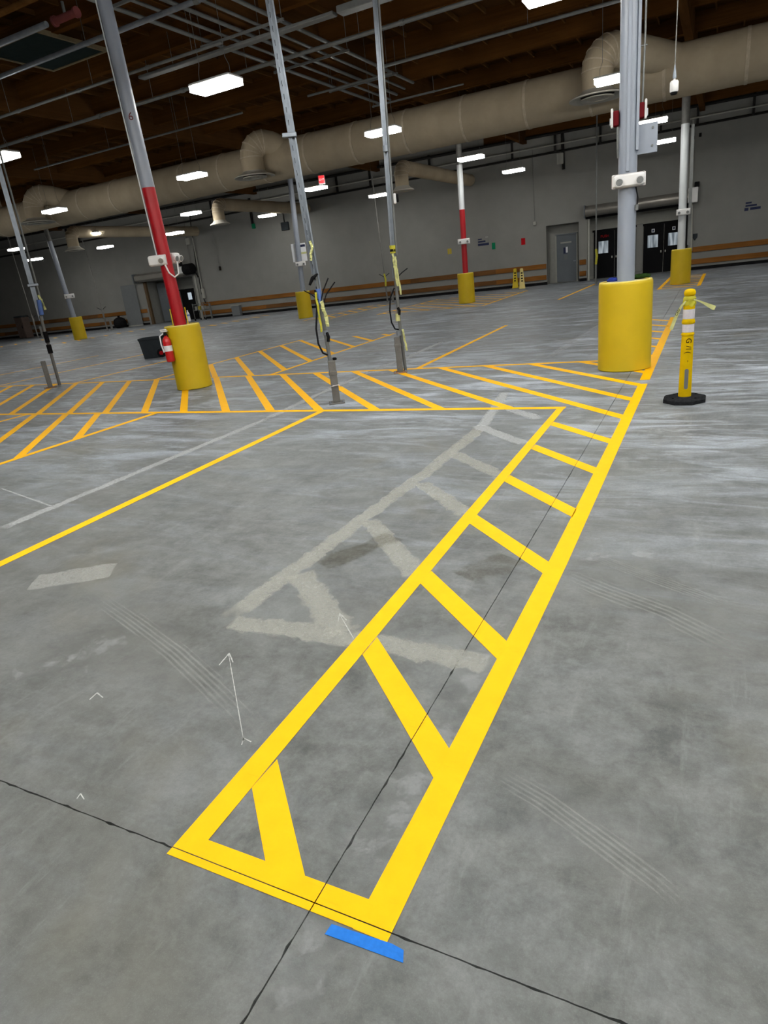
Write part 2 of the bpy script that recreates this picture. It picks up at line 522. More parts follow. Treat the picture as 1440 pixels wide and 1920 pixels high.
# floor: four slabs with chipped sawn joints over a dark joint filler
JL = [(-0.938, -13.9), (-0.947, 0.695), (-0.952, 1.03), (-1.024, 8.67), (-1.20, 27.0), (-1.22, 38.6)]
def jx(y):
    for (x0, y0), (x1, y1) in zip(JL, JL[1:]):
        if y <= y1:
            return x0 + (x1 - x0) * (y - y0) / (y1 - y0)
    return JL[-1][0]
def jy(x):
    return 1.04 + 0.012 * (x + 1.0) * 0.3
def jag(n, seed, amp):
    r = random.Random(seed)
    out, v = [], 0.0
    for i in range(n):
        v = v * 0.55 + r.uniform(-1, 1) * amp * 0.6
        out.append(v + (r.uniform(0, 1) ** 10) * amp * 3)
    return out
floor = struct(thing('floor', 'polished grey concrete warehouse floor', 'floor'))
floor.pop('category', None)
ys_far = [y for y in [1.05 + 0.03 * i for i in range(285)]] + [10, 12, 15, 20, 27, 33, 38.55]
ys_near = [-13.9, -6, -2, 0.0] + [0.03 * i for i in range(1, 35)]
xs_l = [XL + 0.05, -30, -12, -5, -3.2] + [-3.1 + 0.025 * i for i in range(85)]
xs_r = [-0.93 + 0.025 * i for i in range(96)] + [2, 4, 8, XR - 0.05]
def edge_y(side, ys, seed):
    j = jag(len(ys), seed, 0.0020)
    return [(jx(y) + side * (0.0013 + abs(a)), y) for y, a in zip(ys, j)]
def edge_x(side, xs, seed):
    j = jag(len(xs), seed, 0.0020)
    return [(x, jy(x) + side * (0.0013 + abs(a))) for x, a in zip(xs, j)]
def far_y(x):
    return 36.5 + WS * x + 2.6
def slab(poly):
    MB().prism(poly, -0.03, 0.0).build('slab', 'concrete', floor)
c_fl = [(x, y) for x, y in edge_y(-1, ys_far, 1) if y > 1.05]
c_fr = [(x, y) for x, y in edge_y(1, ys_far, 2) if y > 1.05]
c_nl = [(x, y) for x, y in edge_y(-1, ys_near, 3) if y < 1.03]
c_nr = [(x, y) for x, y in edge_y(1, ys_near, 4) if y < 1.03]
t_fl = [p for p in edge_x(1, xs_l, 5) if p[0] < -0.958]
t_nl = [p for p in edge_x(-1, xs_l, 6) if p[0] < -0.958]
t_fr = [p for p in edge_x(1, xs_r, 7) if p[0] > -0.942]
t_nr = [p for p in edge_x(-1, xs_r, 8) if p[0] > -0.942]
slab(t_fl + c_fl + [(XL + .05, 38.55)])
slab(c_fr[::-1] + t_fr + [(XR - .05, 38.55)])
slab([(XL + .05, -13.9)] + c_nl + t_nl[::-1])
slab([(XR - .05, -13.9)] + t_nr[::-1] + c_nr[::-1])
MB().box((XL, YB, -0.25), (XR, 40.0, -0.029)).build('joint_filler', 'subbase', floor)

def decal(name, pts, w, mat, z=0.0004, closed=None):
    """thin worn mark; pts is its centre line on the floor, w its width"""
    P_ = [Vector((p[0], p[1], 0)) for p in pts]
    if len(P_) == 2:
        P_ = [P_[0].lerp(P_[1], t / 6) for t in range(7)]
    L = [0.0]
    for a, b in zip(P_, P_[1:]):
        L.append(L[-1] + (b - a).length)
    vs, uv, fs = [], [], []
    for i, p in enumerate(P_):
        d = (P_[min(i + 1, len(P_) - 1)] - P_[max(i - 1, 0)]).normalized()
        n = Vector((-d.y, d.x, 0)) * w / 2
        vs += [(p - n) + Vector((0, 0, z)), (p + n) + Vector((0, 0, z))]
        uv += [(L[i] / L[-1], 0), (L[i] / L[-1], 1)]
    for i in range(len(P_) - 1):
        fs.append((2 * i, 2 * i + 2, 2 * i + 3, 2 * i + 1))
    mb = MB()
    mb.add(vs, fs)
    return mb.build(name, mat, floor, uv=uv)
def G2(*px):
    return [tuple(gz(x, y).xy) for x, y in px]
gm = 0
for px, wd, mt in [
        ([(428, 1160), (575, 1052), (700, 958), (800, 885), (905, 800)], 0.20, 'ghost'),
        ([(905, 800), (948, 735)], 0.19, 'ghost_far'),
        ([(430, 1165), (600, 1188), (760, 1215), (925, 1245)], 0.21, 'ghost'),
        ([(560, 1075), (645, 1190)], 0.23, 'ghost'), ([(690, 975), (782, 1078)], 0.20, 'ghost'),
        ([(790, 905), (878, 965)], 0.20, 'ghost'), ([(850, 850), (940, 893)], 0.20, 'ghost'),
        ([(893, 798), (985, 832)], 0.20, 'ghost_far'), ([(948, 763), (1010, 785)], 0.20, 'ghost_far'),
        ([(0, 992), (505, 783)], 0.17, 'ghost_far'),
        ([(500, 785), (600, 738), (700, 695)], 0.18, 'ghost_far'),
        ([(690, 697), (760, 672), (830, 640)], 0.2, 'ghost_far'),
        ([(0, 915), (100, 950)], 0.03, 'ghost_far'), ([(1030, 670), (1120, 610)], 0.3, 'smear')]:
    decal('ground_off_line', G2(*px), wd, mt, 0.0003 + gm * 0.00002)
    gm += 1
decal('pale_patch', G2((60, 1092), (215, 1068)), 0.28, 'patch')
for px, wd in [([(170, 1110), (250, 1165), (330, 1225), (400, 1290), (450, 1340), (500, 1410)], 0.17),
               ([(1040, 1068), (1130, 1105), (1250, 1150), (1440, 1245)], 0.22),
               ([(900, 1430), (1020, 1500), (1130, 1580), (1230, 1655), (1330, 1745)], 0.13),
               ([(1080, 1030), (1200, 1075), (1440, 1160)], 0.14)]:
    decal('tyre_track', G2(*px), wd, 'tread', 0.0006)
for px, wd, mt in [([(870, 1085), (960, 1045)], 0.34, 'stain'), ([(600, 1060), (740, 1005)], 0.26, 'stain'),
                   ([(690, 1620), (770, 1480), (850, 1340)], 0.30, 'rough'), ([(860, 1320), (960, 1150)], 0.26, 'rough'), ([(600, 1730), (540, 1830), (520, 1900)], 0.24, 'rough'),
                   ([(1085, 1050), (1230, 1035)], 0.26, 'rough'), ([(20, 1270), (240, 1200)], 0.45, 'rough')]:
    decal('floor_stain', G2(*px), wd, mt, 0.0008)

# far wall, in pieces around its three openings
oA = (wl(1024, 424)[0], wl(1085, 415)[0], wl(1024, 424)[1])          # recess of the single grey door
oB = (wl(1101, 420)[0], wl(1292, 420)[0], 3.0)                        # shutter opening with two pairs of doors
oC = (wl(268, 530)[0], wl(365, 520)[0], 2.72)                         # shutter opening far left
LW0, LW1 = -62.0, 17.5
wall = thing('wall_back', 'tall off-white painted wall at the far end of the hall', 'wall', (0, 36.5, 0), WA)
struct(wall)
wall.pop('category', None)
mb = MB()
xs = [LW0, oC[0], oC[1], oA[0], oA[1], oB[0], oB[1], LW1]
for a, b in ((0, 1), (2, 3), (4, 5), (6, 7)):
    wbox(mb, xs[a], xs[b], -0.3, 0, 0, HC)
for o_ in (oA, oB, oC):
    wbox(mb, o_[0], o_[1], -0.3, 0, o_[2], HC)
mb.build('wall_panel', 'wall', wall)
for o_, dep in ((oA, 0.75), (oB, 1.1), (oC, 1.4)):                    # niches behind the openings
    mb = MB()
    wbox(mb, o_[0] - .15, o_[0], -dep - .1, -0.3, 0, o_[2] + .15)
    wbox(mb, o_[1], o_[1] + .15, -dep - .1, -0.3, 0, o_[2] + .15)
    wbox(mb, o_[0] - .15, o_[1] + .15, -dep - .1, -0.3, o_[2], o_[2] + .15)
    wbox(mb, o_[0] - .15, o_[1] + .15, -dep - .2, -dep, 0, o_[2] + .15)
    mb.build('niche', 'recess', wall)
for nm, a, b in (('wall_left', (XL - .3, YB, 0), (XL, 40, HC)), ('wall_right', (XR, YB, 0), (XR + .3, 40, HC)), ('wall_front', (XL, YB - .3, 0), (XR, YB, HC))):
    struct(MB().box(a, b).build(nm, 'wall'))

# black base and timber crash rails along the wall
base_spans = [(LW0 + 3, oC[0]), (oC[1] + .1, oA[0]), (oA[1], oB[0] - .02), (oB[1] + .1, LW1 - 2)]
bb = struct(thing('baseboard_back', 'black rubber base along the far wall', 'baseboard', (0, 36.5, 0), WA))
bb.pop('category', None)
for a, b in base_spans:
    wbox(MB(), a, b, 0, 0.02, 0, 0.14).build('base_strip', 'black', bb)
for n_, z0, z1 in ((1, 0.80, 1.04), (2, 0.26, 0.49)):
    t = struct(thing('trim_%d' % n_, 'timber crash rail boards on the far wall', 'rail', (0, 36.5, 0), WA))
    t.pop('category', None)
    rr = random.Random(n_)
    for a, b in base_spans:
        s = a + .03
        while s < b - .1:
            e = min(b - .03, s + 4.88)
            wbox(MB(), s, e - .008, 0.005, 0.055, z0 + rr.uniform(-.006, .006), z1, 0.006).build('board', 'railwood' if rr.random() < (0.75 if n_ == 1 else 0.35) else 'railwood2', t)
            s = e

# ceiling: plywood deck, glulams on the column lines, purlins, sub-purlins
ceil = struct(thing('ceiling', 'dark timber roof deck with beams', 'ceiling'))
ceil.pop('category', None)
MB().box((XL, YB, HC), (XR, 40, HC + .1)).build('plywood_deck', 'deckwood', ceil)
pmesh = None
y = YB + 1.0
yy = []
while y < 38.0:
    if pmesh is None:
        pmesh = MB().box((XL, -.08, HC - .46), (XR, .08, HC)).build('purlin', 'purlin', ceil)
        o = pmesh
    else:
        o = copy_part(pmesh, ceil)
    o.location = (0, y, 0)
    yy.append(y)
    y += 2.44
smesh = None
x = XL + .4
while x < XR:
    if smesh is None:
        smesh = MB().box((-.02, YB, HC - .10), (.02, 38.5, HC)).build('sub_purlin', 'subpurlin', ceil)
        o = smesh
    else:
        o = copy_part(smesh, ceil)
    o.location = (x, 0, 0)
    x += 0.72
gmesh = None
for i in range(-1, 8):
    if gmesh is None:
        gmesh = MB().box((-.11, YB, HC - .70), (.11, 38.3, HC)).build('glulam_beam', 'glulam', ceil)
        o = gmesh
    else:
        o = copy_part(gmesh, ceil)
    o.location = (-1.2 - 7.9 * i, 0, 0)
# ------------------------------------------------------------------ floor markings in yellow paint
def clip(poly, a, b, c):
    """keep the part of a convex polygon where a x + b y <= c"""
    out = []
    for i in range(len(poly)):
        p, q = poly[i], poly[(i + 1) % len(poly)]
        dp, dq = a * p[0] + b * p[1] - c, a * q[0] + b * q[1] - c
        if dp <= 0:
            out.append(p)
        if dp * dq < 0:
            t = dp / (dp - dq)
            out.append((p[0] + (q[0] - p[0]) * t, p[1] + (q[1] - p[1]) * t))
    return out
def clip_rect(poly, x0, x1, y0, y1):
    for a, b, c in ((-1, 0, -x0), (1, 0, x1), (0, -1, -y0), (0, 1, y1)):
        if len(poly) >= 3:
            poly = clip(poly, a, b, c)
    return poly
stack = [0]
def stripe(parent, poly, name='stripe'):
    """one painted bar, split where it crosses the open floor joints"""
    cx = sum(p[0] for p in poly) / len(poly)
    cy = sum(p[1] for p in poly) / len(poly)
    g = 0.0019
    pieces = [poly]
    if cy < 13:
        sl = (JL[3][0] - JL[1][0]) / (JL[3][1] - JL[1][1])
        c0 = JL[1][0] - sl * JL[1][1]
        pieces = [q for p in pieces for q in (clip(p, 1, -sl, c0 - g), clip(p, -1, sl, -c0 - g)) if len(q) >= 3]
        if min(p[1] for p in poly) < 1.03:
            pieces = [q for p in pieces for q in (clip(p, 0, 1, 1.04 - g), clip(p, 0, -1, -1.04 - g)) if len(q) >= 3]
    stack[0] = (stack[0] + 1) % 7
    mb = MB()
    for p in pieces:
        mb.prism(p, 0.0009, 0.0016 + stack[0] * 0.00012)
    if mb.f:
        return mb.build(name, 'paint', parent)
def line(parent, a, b, w, name='stripe'):
    d = Vector((b[0] - a[0], b[1] - a[1])).normalized()
    n = Vector((-d.y, d.x)) * w / 2
    return stripe(parent, [(a[0] - n.x, a[1] - n.y), (b[0] - n.x, b[1] - n.y), (b[0] + n.x, b[1] + n.y), (a[0] + n.x, a[1] + n.y)], name)
def bars(parent, x0, x1, y0, y1, first, last, pitch, phase, w=0.112, slope=-1.085):
    """slanted bars clipped to a rectangle; phase = x where a bar meets y0"""
    wx = w * math.hypot(1, 1 / slope)
    for i in range(first, last + 1):
        xb = phase + i * pitch
        xt = xb + (y1 - y0) / slope
        poly = clip_rect([(xb - wx / 2, y0), (xb + wx / 2, y0), (xt + wx / 2, y1), (xt - wx / 2, y1)], x0, x1, y0, y1)
        if len(poly) >= 3:
            stripe(parent, poly, 'bar')
def marking(label, group=None):
    return thing('floor_marking', label, 'floor marking', group='yellow floor markings')

# the ladder in front of the camera (corners surveyed bar by bar)
m1 = marking('bright yellow painted ladder marking nearest the camera with diagonal rungs and end bar')
stripe(m1, [(-0.700, 1.012), (-0.806, 1.012), (-0.800, 3.4), (-0.846, 8.64), (-0.741, 8.64), (-0.694, 3.4)], 'side_line')
stripe(m1, [(-1.507, 1.012), (-1.409, 1.012), (-1.437, 3.1), (-1.505, 7.36), (-1.585, 7.36), (-1.528, 2.7)], 'side_line')
stripe(m1, [(-1.507, 1.012), (-0.70, 1.014), (-0.70, 1.108), (-1.45, 1.105)], 'end_bar')
for q in [((-1.412, 1.347), (-1.17, 1.100), (-1.02, 1.100), (-1.407, 1.501)),
          ((-1.42, 2.231), (-0.803, 1.608), (-0.802, 1.764), (-1.422, 2.39)),
          ((-1.445, 2.985), (-0.80, 2.374), (-0.796, 2.524), (-1.433, 3.138)),
          ((-1.455, 3.889), (-0.795, 3.252), (-0.795, 3.402), (-1.450, 4.045)),
          ((-1.465, 4.782), (-0.800, 4.114), (-0.800, 4.268), (-1.462, 4.940)),
          ((-1.475, 5.704), (-0.811, 5.045), (-0.811, 5.199), (-1.472, 5.854)),
          ((-1.490, 6.575), (-0.815, 5.920), (-0.815, 6.069), (-1.490, 6.725))]:
    stripe(m1, list(q), 'rung')
# the broad hatched walkway crossing the picture
m2 = marking('wide hatched yellow walkway with slanted bars running across under the red column')
line(m2, (-26.0, 7.36), (-1.497, 7.37), 0.105, 'side_line')
line(m2, (-27.0, 10.56), (-8.0, 10.56), 0.10, 'side_line')
line(m2, (-8.0, 10.56), (-1.55, 10.55), 0.10, 'side_line')
for xt, xb in [(-17.75, -14.9), (-16.9, -14.05), (-16.05, -13.2), (-15.2, -12.36), (-14.35, -11.52), (-13.6, -10.75), (-12.7, -9.93), (-11.82, -9.03),
               (-10.98, -8.13), (-10.12, -7.29), (-9.29, -6.45), (-8.45, -5.63), (-7.60, -4.81), (-6.82, -3.94), (-5.97, -3.02),
               (-5.20, -2.14), (-4.24, -1.25), (-3.42, -0.47), (-2.66, 0.31), (-1.86, 1.1)]:
    k = (xb - xt) / (7.37 - 10.52)
    wx = .118 * math.hypot(1, k)
    ylo = 7.40 if xb < -1.6 else 6.4
    xa = xt + k * (ylo - 10.52)
    poly = clip_rect([(xa - wx / 2, ylo), (xa + wx / 2, ylo), (xt + wx / 2, 10.52), (xt - wx / 2, 10.52)], -40, -0.83, ylo, 10.52)
    if len(poly) >= 3:
        stripe(m2, poly, 'bar')
# wide ladder towards the left edge, in front of the walkway
m3 = marking('short yellow ladder marking at the left edge in front of the hatched walkway')
line(m3, (-7.80, 2.2), (-7.84, 7.31), 0.11, 'side_line')
line(m3, (-11.1, 2.2), (-11.0, 7.31), 0.11, 'side_line')
for xb in (-9.14, -9.93, -10.75, -11.52, -12.36):
    wx = .118 * math.hypot(1, .88)
    poly = clip_rect([(xb - wx / 2, 7.31), (xb + wx / 2, 7.31), (xb + .88 * 5.1 + wx / 2, 2.21), (xb + .88 * 5.1 - wx / 2, 2.21)], -11.0, -7.84, 2.2, 7.31)
    if len(poly) >= 3:
        stripe(m3, poly, 'bar')
# the same ladder beyond the walkway
m4 = marking('yellow ladder marking with slanted rungs behind the red column, beyond the hatched walkway')
line(m4, (-7.93, 10.6), (-8.12, 16.84), 0.10, 'side_line')
line(m4, (-11.12, 10.6), (-11.27, 16.84), 0.10, 'side_line')
bars(m4, -11.17, -8.0, 10.62, 16.84, -6, 12, 0.95, -8.45, 0.12)
# single bay lines
for a, b, l in [((-4.60, 1.9), (-4.76, 7.33), 'long single yellow line running from the left edge up to the hatched walkway'),
                ((-4.72, 10.6), (-4.90, 16.86), 'single yellow bay line leading away behind the second strut pole'),
                ((-13.74, 10.6), (-13.82, 14.6), 'yellow bay line passing just left of the red column guard'),
                ((-16.8, 10.6), (-16.8, 16.9), 'faint yellow bay line behind the grey wheeled bin'),
                ((-19.9, 10.6), (-19.65, 16.4), 'faint yellow bay line farthest left beyond the walkway'),
                ((-5.15, 24.4), (-5.15, 32.3), 'thin yellow line meeting the slim pole before the black doors')]:
    line(marking(l), a, b, 0.10)
# ladder going on behind the right column guard
m5 = marking('yellow ladder marking with thin rungs continuing behind the large right column guard')
stripe(m5, [(-0.86, 8.9), (-0.74, 8.9), (-0.83, 16.1), (-0.95, 16.1)], 'side_line')
stripe(m5, [(-1.64, 10.5), (-1.54, 10.5), (-1.62, 16.1), (-1.72, 16.1)], 'side_line')
bars(m5, -1.62, -0.88, 9.9, 16.1, -3, 10, 0.84, -0.86, 0.11)
m6 = marking('yellow ladder marking around the far right column guard near the black doors')
line(m6, (-1.90, 25.1), (-1.93, 32.2), 0.12, 'side_line')
line(m6, (-0.66, 25.3), (-0.64, 32.4), 0.12, 'side_line')
line(m6, (-1.9, 25.2), (-0.66, 25.2), 0.10, 'end_bar')
bars(m6, -1.86, -0.70, 25.3, 32.2, -3, 11, 0.84, -0.9, 0.11)
m7 = marking('hatched yellow box on the floor around the red and white far column')
line(m7, (-12.66, 24.8), (-12.73, 31.8), 0.10, 'side_line')
line(m7, (-8.05, 24.6), (-8.28, 32.2), 0.10, 'side_line')
line(m7, (-12.66, 24.85), (-8.0, 24.7), 0.10, 'end_bar')
bars(m7, -12.66, -8.1, 24.8, 31.9, -3, 13, 0.95, -12.2, 0.11)
m8 = marking('narrow yellow ladder marking by the column guard with the white notice board')
line(m8, (-14.95, 24.8), (-15.2, 31.8), 0.10, 'side_line')
line(m8, (-16.35, 24.8), (-16.4, 31.8), 0.10, 'side_line')
bars(m8, -16.38, -15.1, 24.8, 31.8, -3, 10, 0.95, -15.4, 0.11)
for xa, y0, l in [(-23.4, 26.0, 'row of short yellow floor bars before the wire cart at the far wall'),
                  (-30.8, 23.6, 'row of short yellow floor bars beside the smallest column guard'),
                  (-37.9, 24.8, 'row of short yellow floor bars at the far left before the brown cabinet')]:
    mk = marking(l)
    line(mk, (xa - .62, y0), (xa - .62, y0 + 6.2), 0.05, 'side_line')
    for i in range(7):
        yb = y0 + .2 + i * .93
        line(mk, (xa - .55, yb + .35), (xa + .35, yb - .2), 0.13, 'bar')

# chalk arrows and the strip of blue tape
def chalk(parent, px, w=0.0045):
    pts = [gz(*p) for p in px]
    mb = MB()
    for a, b in zip(pts, pts[1:]):
        d = (b - a).normalized()
        n = Vector((-d.y, d.x, 0)) * w / 2
        k = max(2, int((b - a).length / 0.02))
        r = random.Random(int(px[0][0]))
        for i in range(k):
            p, q = a.lerp(b, i / k), a.lerp(b, (i + 1) / k)
            ww = r.uniform(0.5, 1.1)
            mb.prism([(p - n * ww).xy[:], (q - n * ww).xy[:], (q + n * ww).xy[:], (p + n * ww).xy[:]], 0.0004, 0.0009)
    mb.build('chalk_stroke', 'chalkmark', parent)
ca = thing('chalk_arrow', 'double-headed white chalk arrow on the bare concrete left of the ladder', 'chalk mark', group='chalk marks')
chalk(ca, [(429, 1228), (457, 1390)])
chalk(ca, [(411, 1247), (430, 1225), (437, 1242)], 0.008)
chalk(ca, [(453, 1397), (457, 1384), (471, 1391)], 0.006)
ca = thing('chalk_arrow', 'white chalk arrow touching the left side of the yellow ladder', 'chalk mark', group='chalk marks')
chalk(ca, [(637, 1152), (663, 1197)])
chalk(ca, [(634, 1165), (637, 1150), (650, 1163)], 0.006)
ca = thing('chalk_tick', 'small white chalk caret on the floor by the pale smears at left', 'chalk mark', group='chalk marks')
chalk(ca, [(168, 1312), (182, 1299), (193, 1308)], 0.007)
ca = thing('chalk_tick', 'small white chalk caret just above the left floor joint', 'chalk mark', group='chalk marks')
chalk(ca, [(144, 1498), (151, 1488), (158, 1499)], 0.005)
mb = MB()
tp = [gz(*p) for p in ((622, 1733), (609, 1752), (756, 1806), (757, 1782), (735, 1770))]
mb.prism([p.xy[:] for p in tp], 0.0010, 0.0018)
tag(mb.build('masking_tape', 'blue'), 'strip of blue masking tape at the foot of the yellow ladder', 'tape')

# ------------------------------------------------------------------ ducts
YD, ZD, RD = 22.0, 5.78, 0.63
dt = thing('main_air_duct', 'huge round tan air duct spanning the hall below the roof', 'duct', (0, YD, ZD))
sec = ring = None
for i in range(24):
    x0 = -30.2 + i * 1.9
    if sec is None:
        sec = MB().path([(0, 0, 0), (1.9, 0, 0)], RD, 40, cap=False).build('duct_section', 'duct', dt, smooth=60)
        ring = MB().path([(-.04, 0, 0), (.04, 0, 0)], RD + .012, 40).build('seam_ring', 'seam', dt, smooth=40)
        a, b = sec, ring
    else:
        a, b = copy_part(sec, dt), copy_part(ring, dt)
    a.location, b.location = (x0, 0, 0), (x0 + random.uniform(0, .1), 0, 0)
pts = [(-30.2 + .0, 0, 0)] + [(-30.2 - 1.0 * math.sin(t), 0, 0.0 + 1.0 * (1 - math.cos(t))) for t in [math.pi / 2 * k / 8 for k in range(1, 9)]] + [(-31.2, 0, 1.55)]
MB().path(pts, RD, 40).build('end_elbow', 'duct', dt, smooth=60)
def drop(name, label, x, y, z_branch, z_diff, y_end, r, rd, n_group, rz=0.0, dz=0.0):
    """side branch running back to the duct or wall, elbow down, round diffuser"""
    t = thing(name, label, 'duct', (x, y, z_diff), rz, n_group)
    y_end = y + (y_end - y) / math.cos(rz)
    R_ = r * 1.15
    zb = z_branch - z_diff
    pts = [(0, y_end - y, zb), (0, R_ + .02, zb)]
    MB().path([(0, y_end - y, zb - dz), (0, R_ + (y_end - y - R_) * .25, zb - dz * .15), (0, R_, zb)], r, 28, cap=False).build('branch', 'duct', t, smooth=60)
    arc = [(0, R_ - R_ * math.sin(a), zb - R_ + R_ * math.cos(a)) for a in [math.pi / 2 * k / 5 for k in range(6)]]
    MB().path([(0, R_ + .05, zb)] + arc + [(0, 0, zb - R_ - .05)], r, 28, cap=False).build('gored_elbow', 'duct', t, smooth=12)
    for k in range(6):
        a = math.pi / 2 * k / 5
        u = Vector((0, -math.cos(a), -math.sin(a))) * .018
        MB().path([Vector(arc[k]) - u, Vector(arc[k]) + u], r + .010, 28).build('seam_ring', 'seam', t, smooth=40)
    MB().path([(0, 0, zb - R_), (0, 0, .1)], r, 28, cap=False).build('drop_pipe', 'duct', t, smooth=60)
    MB().lathe([(r, .16), (r + .03, .12), (rd * .75, .07), (rd, .0), (rd, -.03), (rd * .86, -.03), (rd * .80, .02), (r * .9, .05)], 36).build('diffuser_cone', 'diffuser', t, smooth=50)
    MB().lathe([(rd * .58, -.02), (rd * .60, -.05), (rd * .40, -.05), (rd * .36, -.01)], 36).build('inner_ring', 'diffuser', t, smooth=50)
    MB().lathe([(0.0, -.045), (rd * .2, -.045), (rd * .24, .0), (0, .02)], 30).build('centre_disc', 'diffuser', t, smooth=50)
    MB().lathe([(0.0, .04), (rd * .7, .04), (rd * .7, .05), (0, .05)], 30).build('throat', 'ductdark', t)
    return t
for px, l in (((1120, 182), 'tan duct drop with round diffuser left of the big grey column'),
              ((478, 331), 'tan elbow duct drop with round diffuser in the middle of the main duct'),
              ((71, 417), 'tan elbow duct drop with round diffuser at the left end of the main duct')):
    g = gz(px[0], px[1], 5.3)
    drop('duct_drop', l, g.x, g.y, 6.34, 5.3, YD + .1, 0.40, 0.72, 'front duct drops', math.radians(-50), 0.42)
for px, l in (((755, 357), 'small tan elbow duct and diffuser behind the second strut pole'),
              ((413, 420), 'small tan elbow duct and diffuser over the wire cart'),
              ((140, 469), 'small tan elbow duct and diffuser above the smallest column guard')):
    g = gy(px[0], px[1], 25.0 if px[0] < 200 else 27.0)
    drop('duct_drop', l, g.x, g.y, g.z + 0.86, g.z, 36.5 + WS * g.x, 0.28, 0.48, 'rear duct drops')

# ------------------------------------------------------------------ lamps
ZL = 5.1
def lamp_proto():
    t = thing('ceiling_light', '', 'ceiling light', group='hanging twin-strip ceiling lights')
    MB().bbox((-.47, -.22, .10), (.47, .22, .15), .015).build('housing', 'white', t)
    for s in (-1, 1):
        MB().box((-.45, s * .115 - .095, .012), (.45, s * .115 + .095, .1)).build('lens', 'lens', t)
    for s in (-1, 1):
        MB().path([(s * .36, 0, .15), (s * .355, .01, .32), (s * .30, 0, .45), (s * .30, 0, HC - ZL)], .005, 6).build('hanger_wire', 'emt', t)
    return t
rows = [[(1043, -16), (405, 160), (0, 295)],
        [(1155, 147), (718, 247), (360, 330), (102, 395)],
        [(1222, 228), (883, 296), (592, 353), (358, 400), (172, 439), (30, 467)],
        [(1243, 265), (963, 320), (710, 366), (501, 404), (328, 437), (197, 463), (66, 486)]]
ordn = ['first', 'second', 'third', 'fourth', 'fifth', 'sixth', 'seventh']
lamp0 = None
for j, row in enumerate(rows):
    for i, px in enumerate(row):
        zl = ZL - (.4 if (j == 3 and i >= 4) else 0)
        g = gz(px[0], px[1], zl + .07)
        l = 'glowing twin-strip ceiling light, %s from the right in the %s row from the far wall' % (ordn[i], ordn[3 - j])
        if lamp0 is None:
            lamp0 = lamp_proto()
            lamp0.location = (g.x, g.y, ZL)
            lamp0['label'] = l
        else:
            copy_thing(lamp0, (g.x, g.y, zl), 0, l)
for j, y in enumerate((8.0, 5.0, 1.6, -1.8)):                  # extra unseen lamps, set closer than the visible rows, added to brighten the near floor
    for i, x in enumerate((6.5, 3.0, 0.6, -2.8) if j == 0 else (7.6, 4.3, 1.0, -2.4, -5.4, -8.3)):
        copy_thing(lamp0, (x, y, ZL), 0, 'added unseen ceiling light brightening the near floor, row %s back, %s from the right' % (ordn[j], ordn[i]))
for j, y in enumerate((11.0, 17.9, 25.0, 31.0)):
    for i, x in enumerate((4.3, 11.0)):
        copy_thing(lamp0, (x, y, ZL), 0, 'ceiling light out of view to the right, row %s, %s beyond the frame edge' % (ordn[3 - j], ordn[i]))
for j, y in enumerate((11.0, 18.0)):
    for i, x in enumerate((-22.0, -29.0, -36)):
        if j == 0 or i > 0:
            copy_thing(lamp0, (x, y, ZL), 0, 'ceiling light out of view to the left, row %s, %s beyond the frame edge' % (ordn[3 - j], ordn[i]))

# ------------------------------------------------------------------ overhead services
def run(name, label, cat, pts, r, mat, n=8, hang=None, group=None, couple=None):
    t = thing(name, label, cat, pts[0], 0, group)
    o = Vector(pts[0])
    q = [Vector(p) - o for p in pts]
    MB().path(q, r, n).build('pipe', mat, t, smooth=50)
    d = (q[1] - q[0])
    L = d.length
    if hang:
        k = 0.8
        while k < L:
            p = q[0] + d * (k / L)
            MB().path([p + Vector((0, 0, r)), p + Vector((0, 0, HC - o.z))], .006, 5).build('hanger_rod', 'emt', t)
            k += hang
    if couple:
        k = couple * .6
        while k < L:
            p = q[0] + d * (k / L)
            u = d.normalized() * .05
            MB().path([p - u, p + u], r * 1.28, n).build('coupling', 'emt', t, smooth=50)
            k += couple
    return t
ZC = 6.4
run('sprinkler_pipe', 'steel pipe with a red valve at the top left corner under the roof', 'pipe', [(-22, 9.75, ZC), (-10.9, 9.85, ZC)], .05, 'galv', 12, 3)
vg = gz(112, 28, ZC)
t = thing('pipe_valve', 'dull red pipe valve at the end of the top left pipe', 'valve', (vg.x, 9.87, ZC))
MB().path([(-.3, 0, 0), (.28, 0, 0)], .06, 14).build('body', 'redvalve', t, smooth=50)
for s in (-.3, .26):
    MB().path([(s, 0, 0), (s + .04, 0, 0)], .085, 14).build('flange', 'redvalve', t, smooth=50)
MB().path([(0, 0, .05), (0, 0, .22)], .025, 10).build('stem', 'emt', t)
run('sprinkler_pipe', 'pale steel pipe crossing behind the top of the red column', 'pipe', [(-24, 10.95, ZC), (-5.5, 10.95, ZC)], .045, 'galv', 12, 3, couple=6)
run('conduit', 'steel conduit with clamps above the hatched walkway, left of the rack', 'conduit', [(-26, 12.75, ZC), (-9.4, 12.85, ZC)], .034, 'emt', 8, 3, couple=2.2)
run('conduit', 'long steel conduit passing over the nearest ceiling light', 'conduit', [(-26, 14.72, ZC), (9, 14.72, ZC)], .045, 'emt', 8, 3, couple=3)
run('conduit', 'steel conduit leading to the right above the tan duct', 'conduit', [(-8.0, 17.15, ZC), (12, 17.15, ZC)], .038, 'emt', 8, 3)
run('conduit', 'thin steel conduit just before the tan duct on the left', 'conduit', [(-22.0, 17.75, ZC), (-12.7, 17.75, ZC)], .03, 'emt', 8, 3)
run('conduit', 'thin steel conduit just before the tan duct in the middle', 'conduit', [(-10.5, 17.85, ZC), (-7.9, 17.85, ZC)], .03, 'emt', 8, 2)
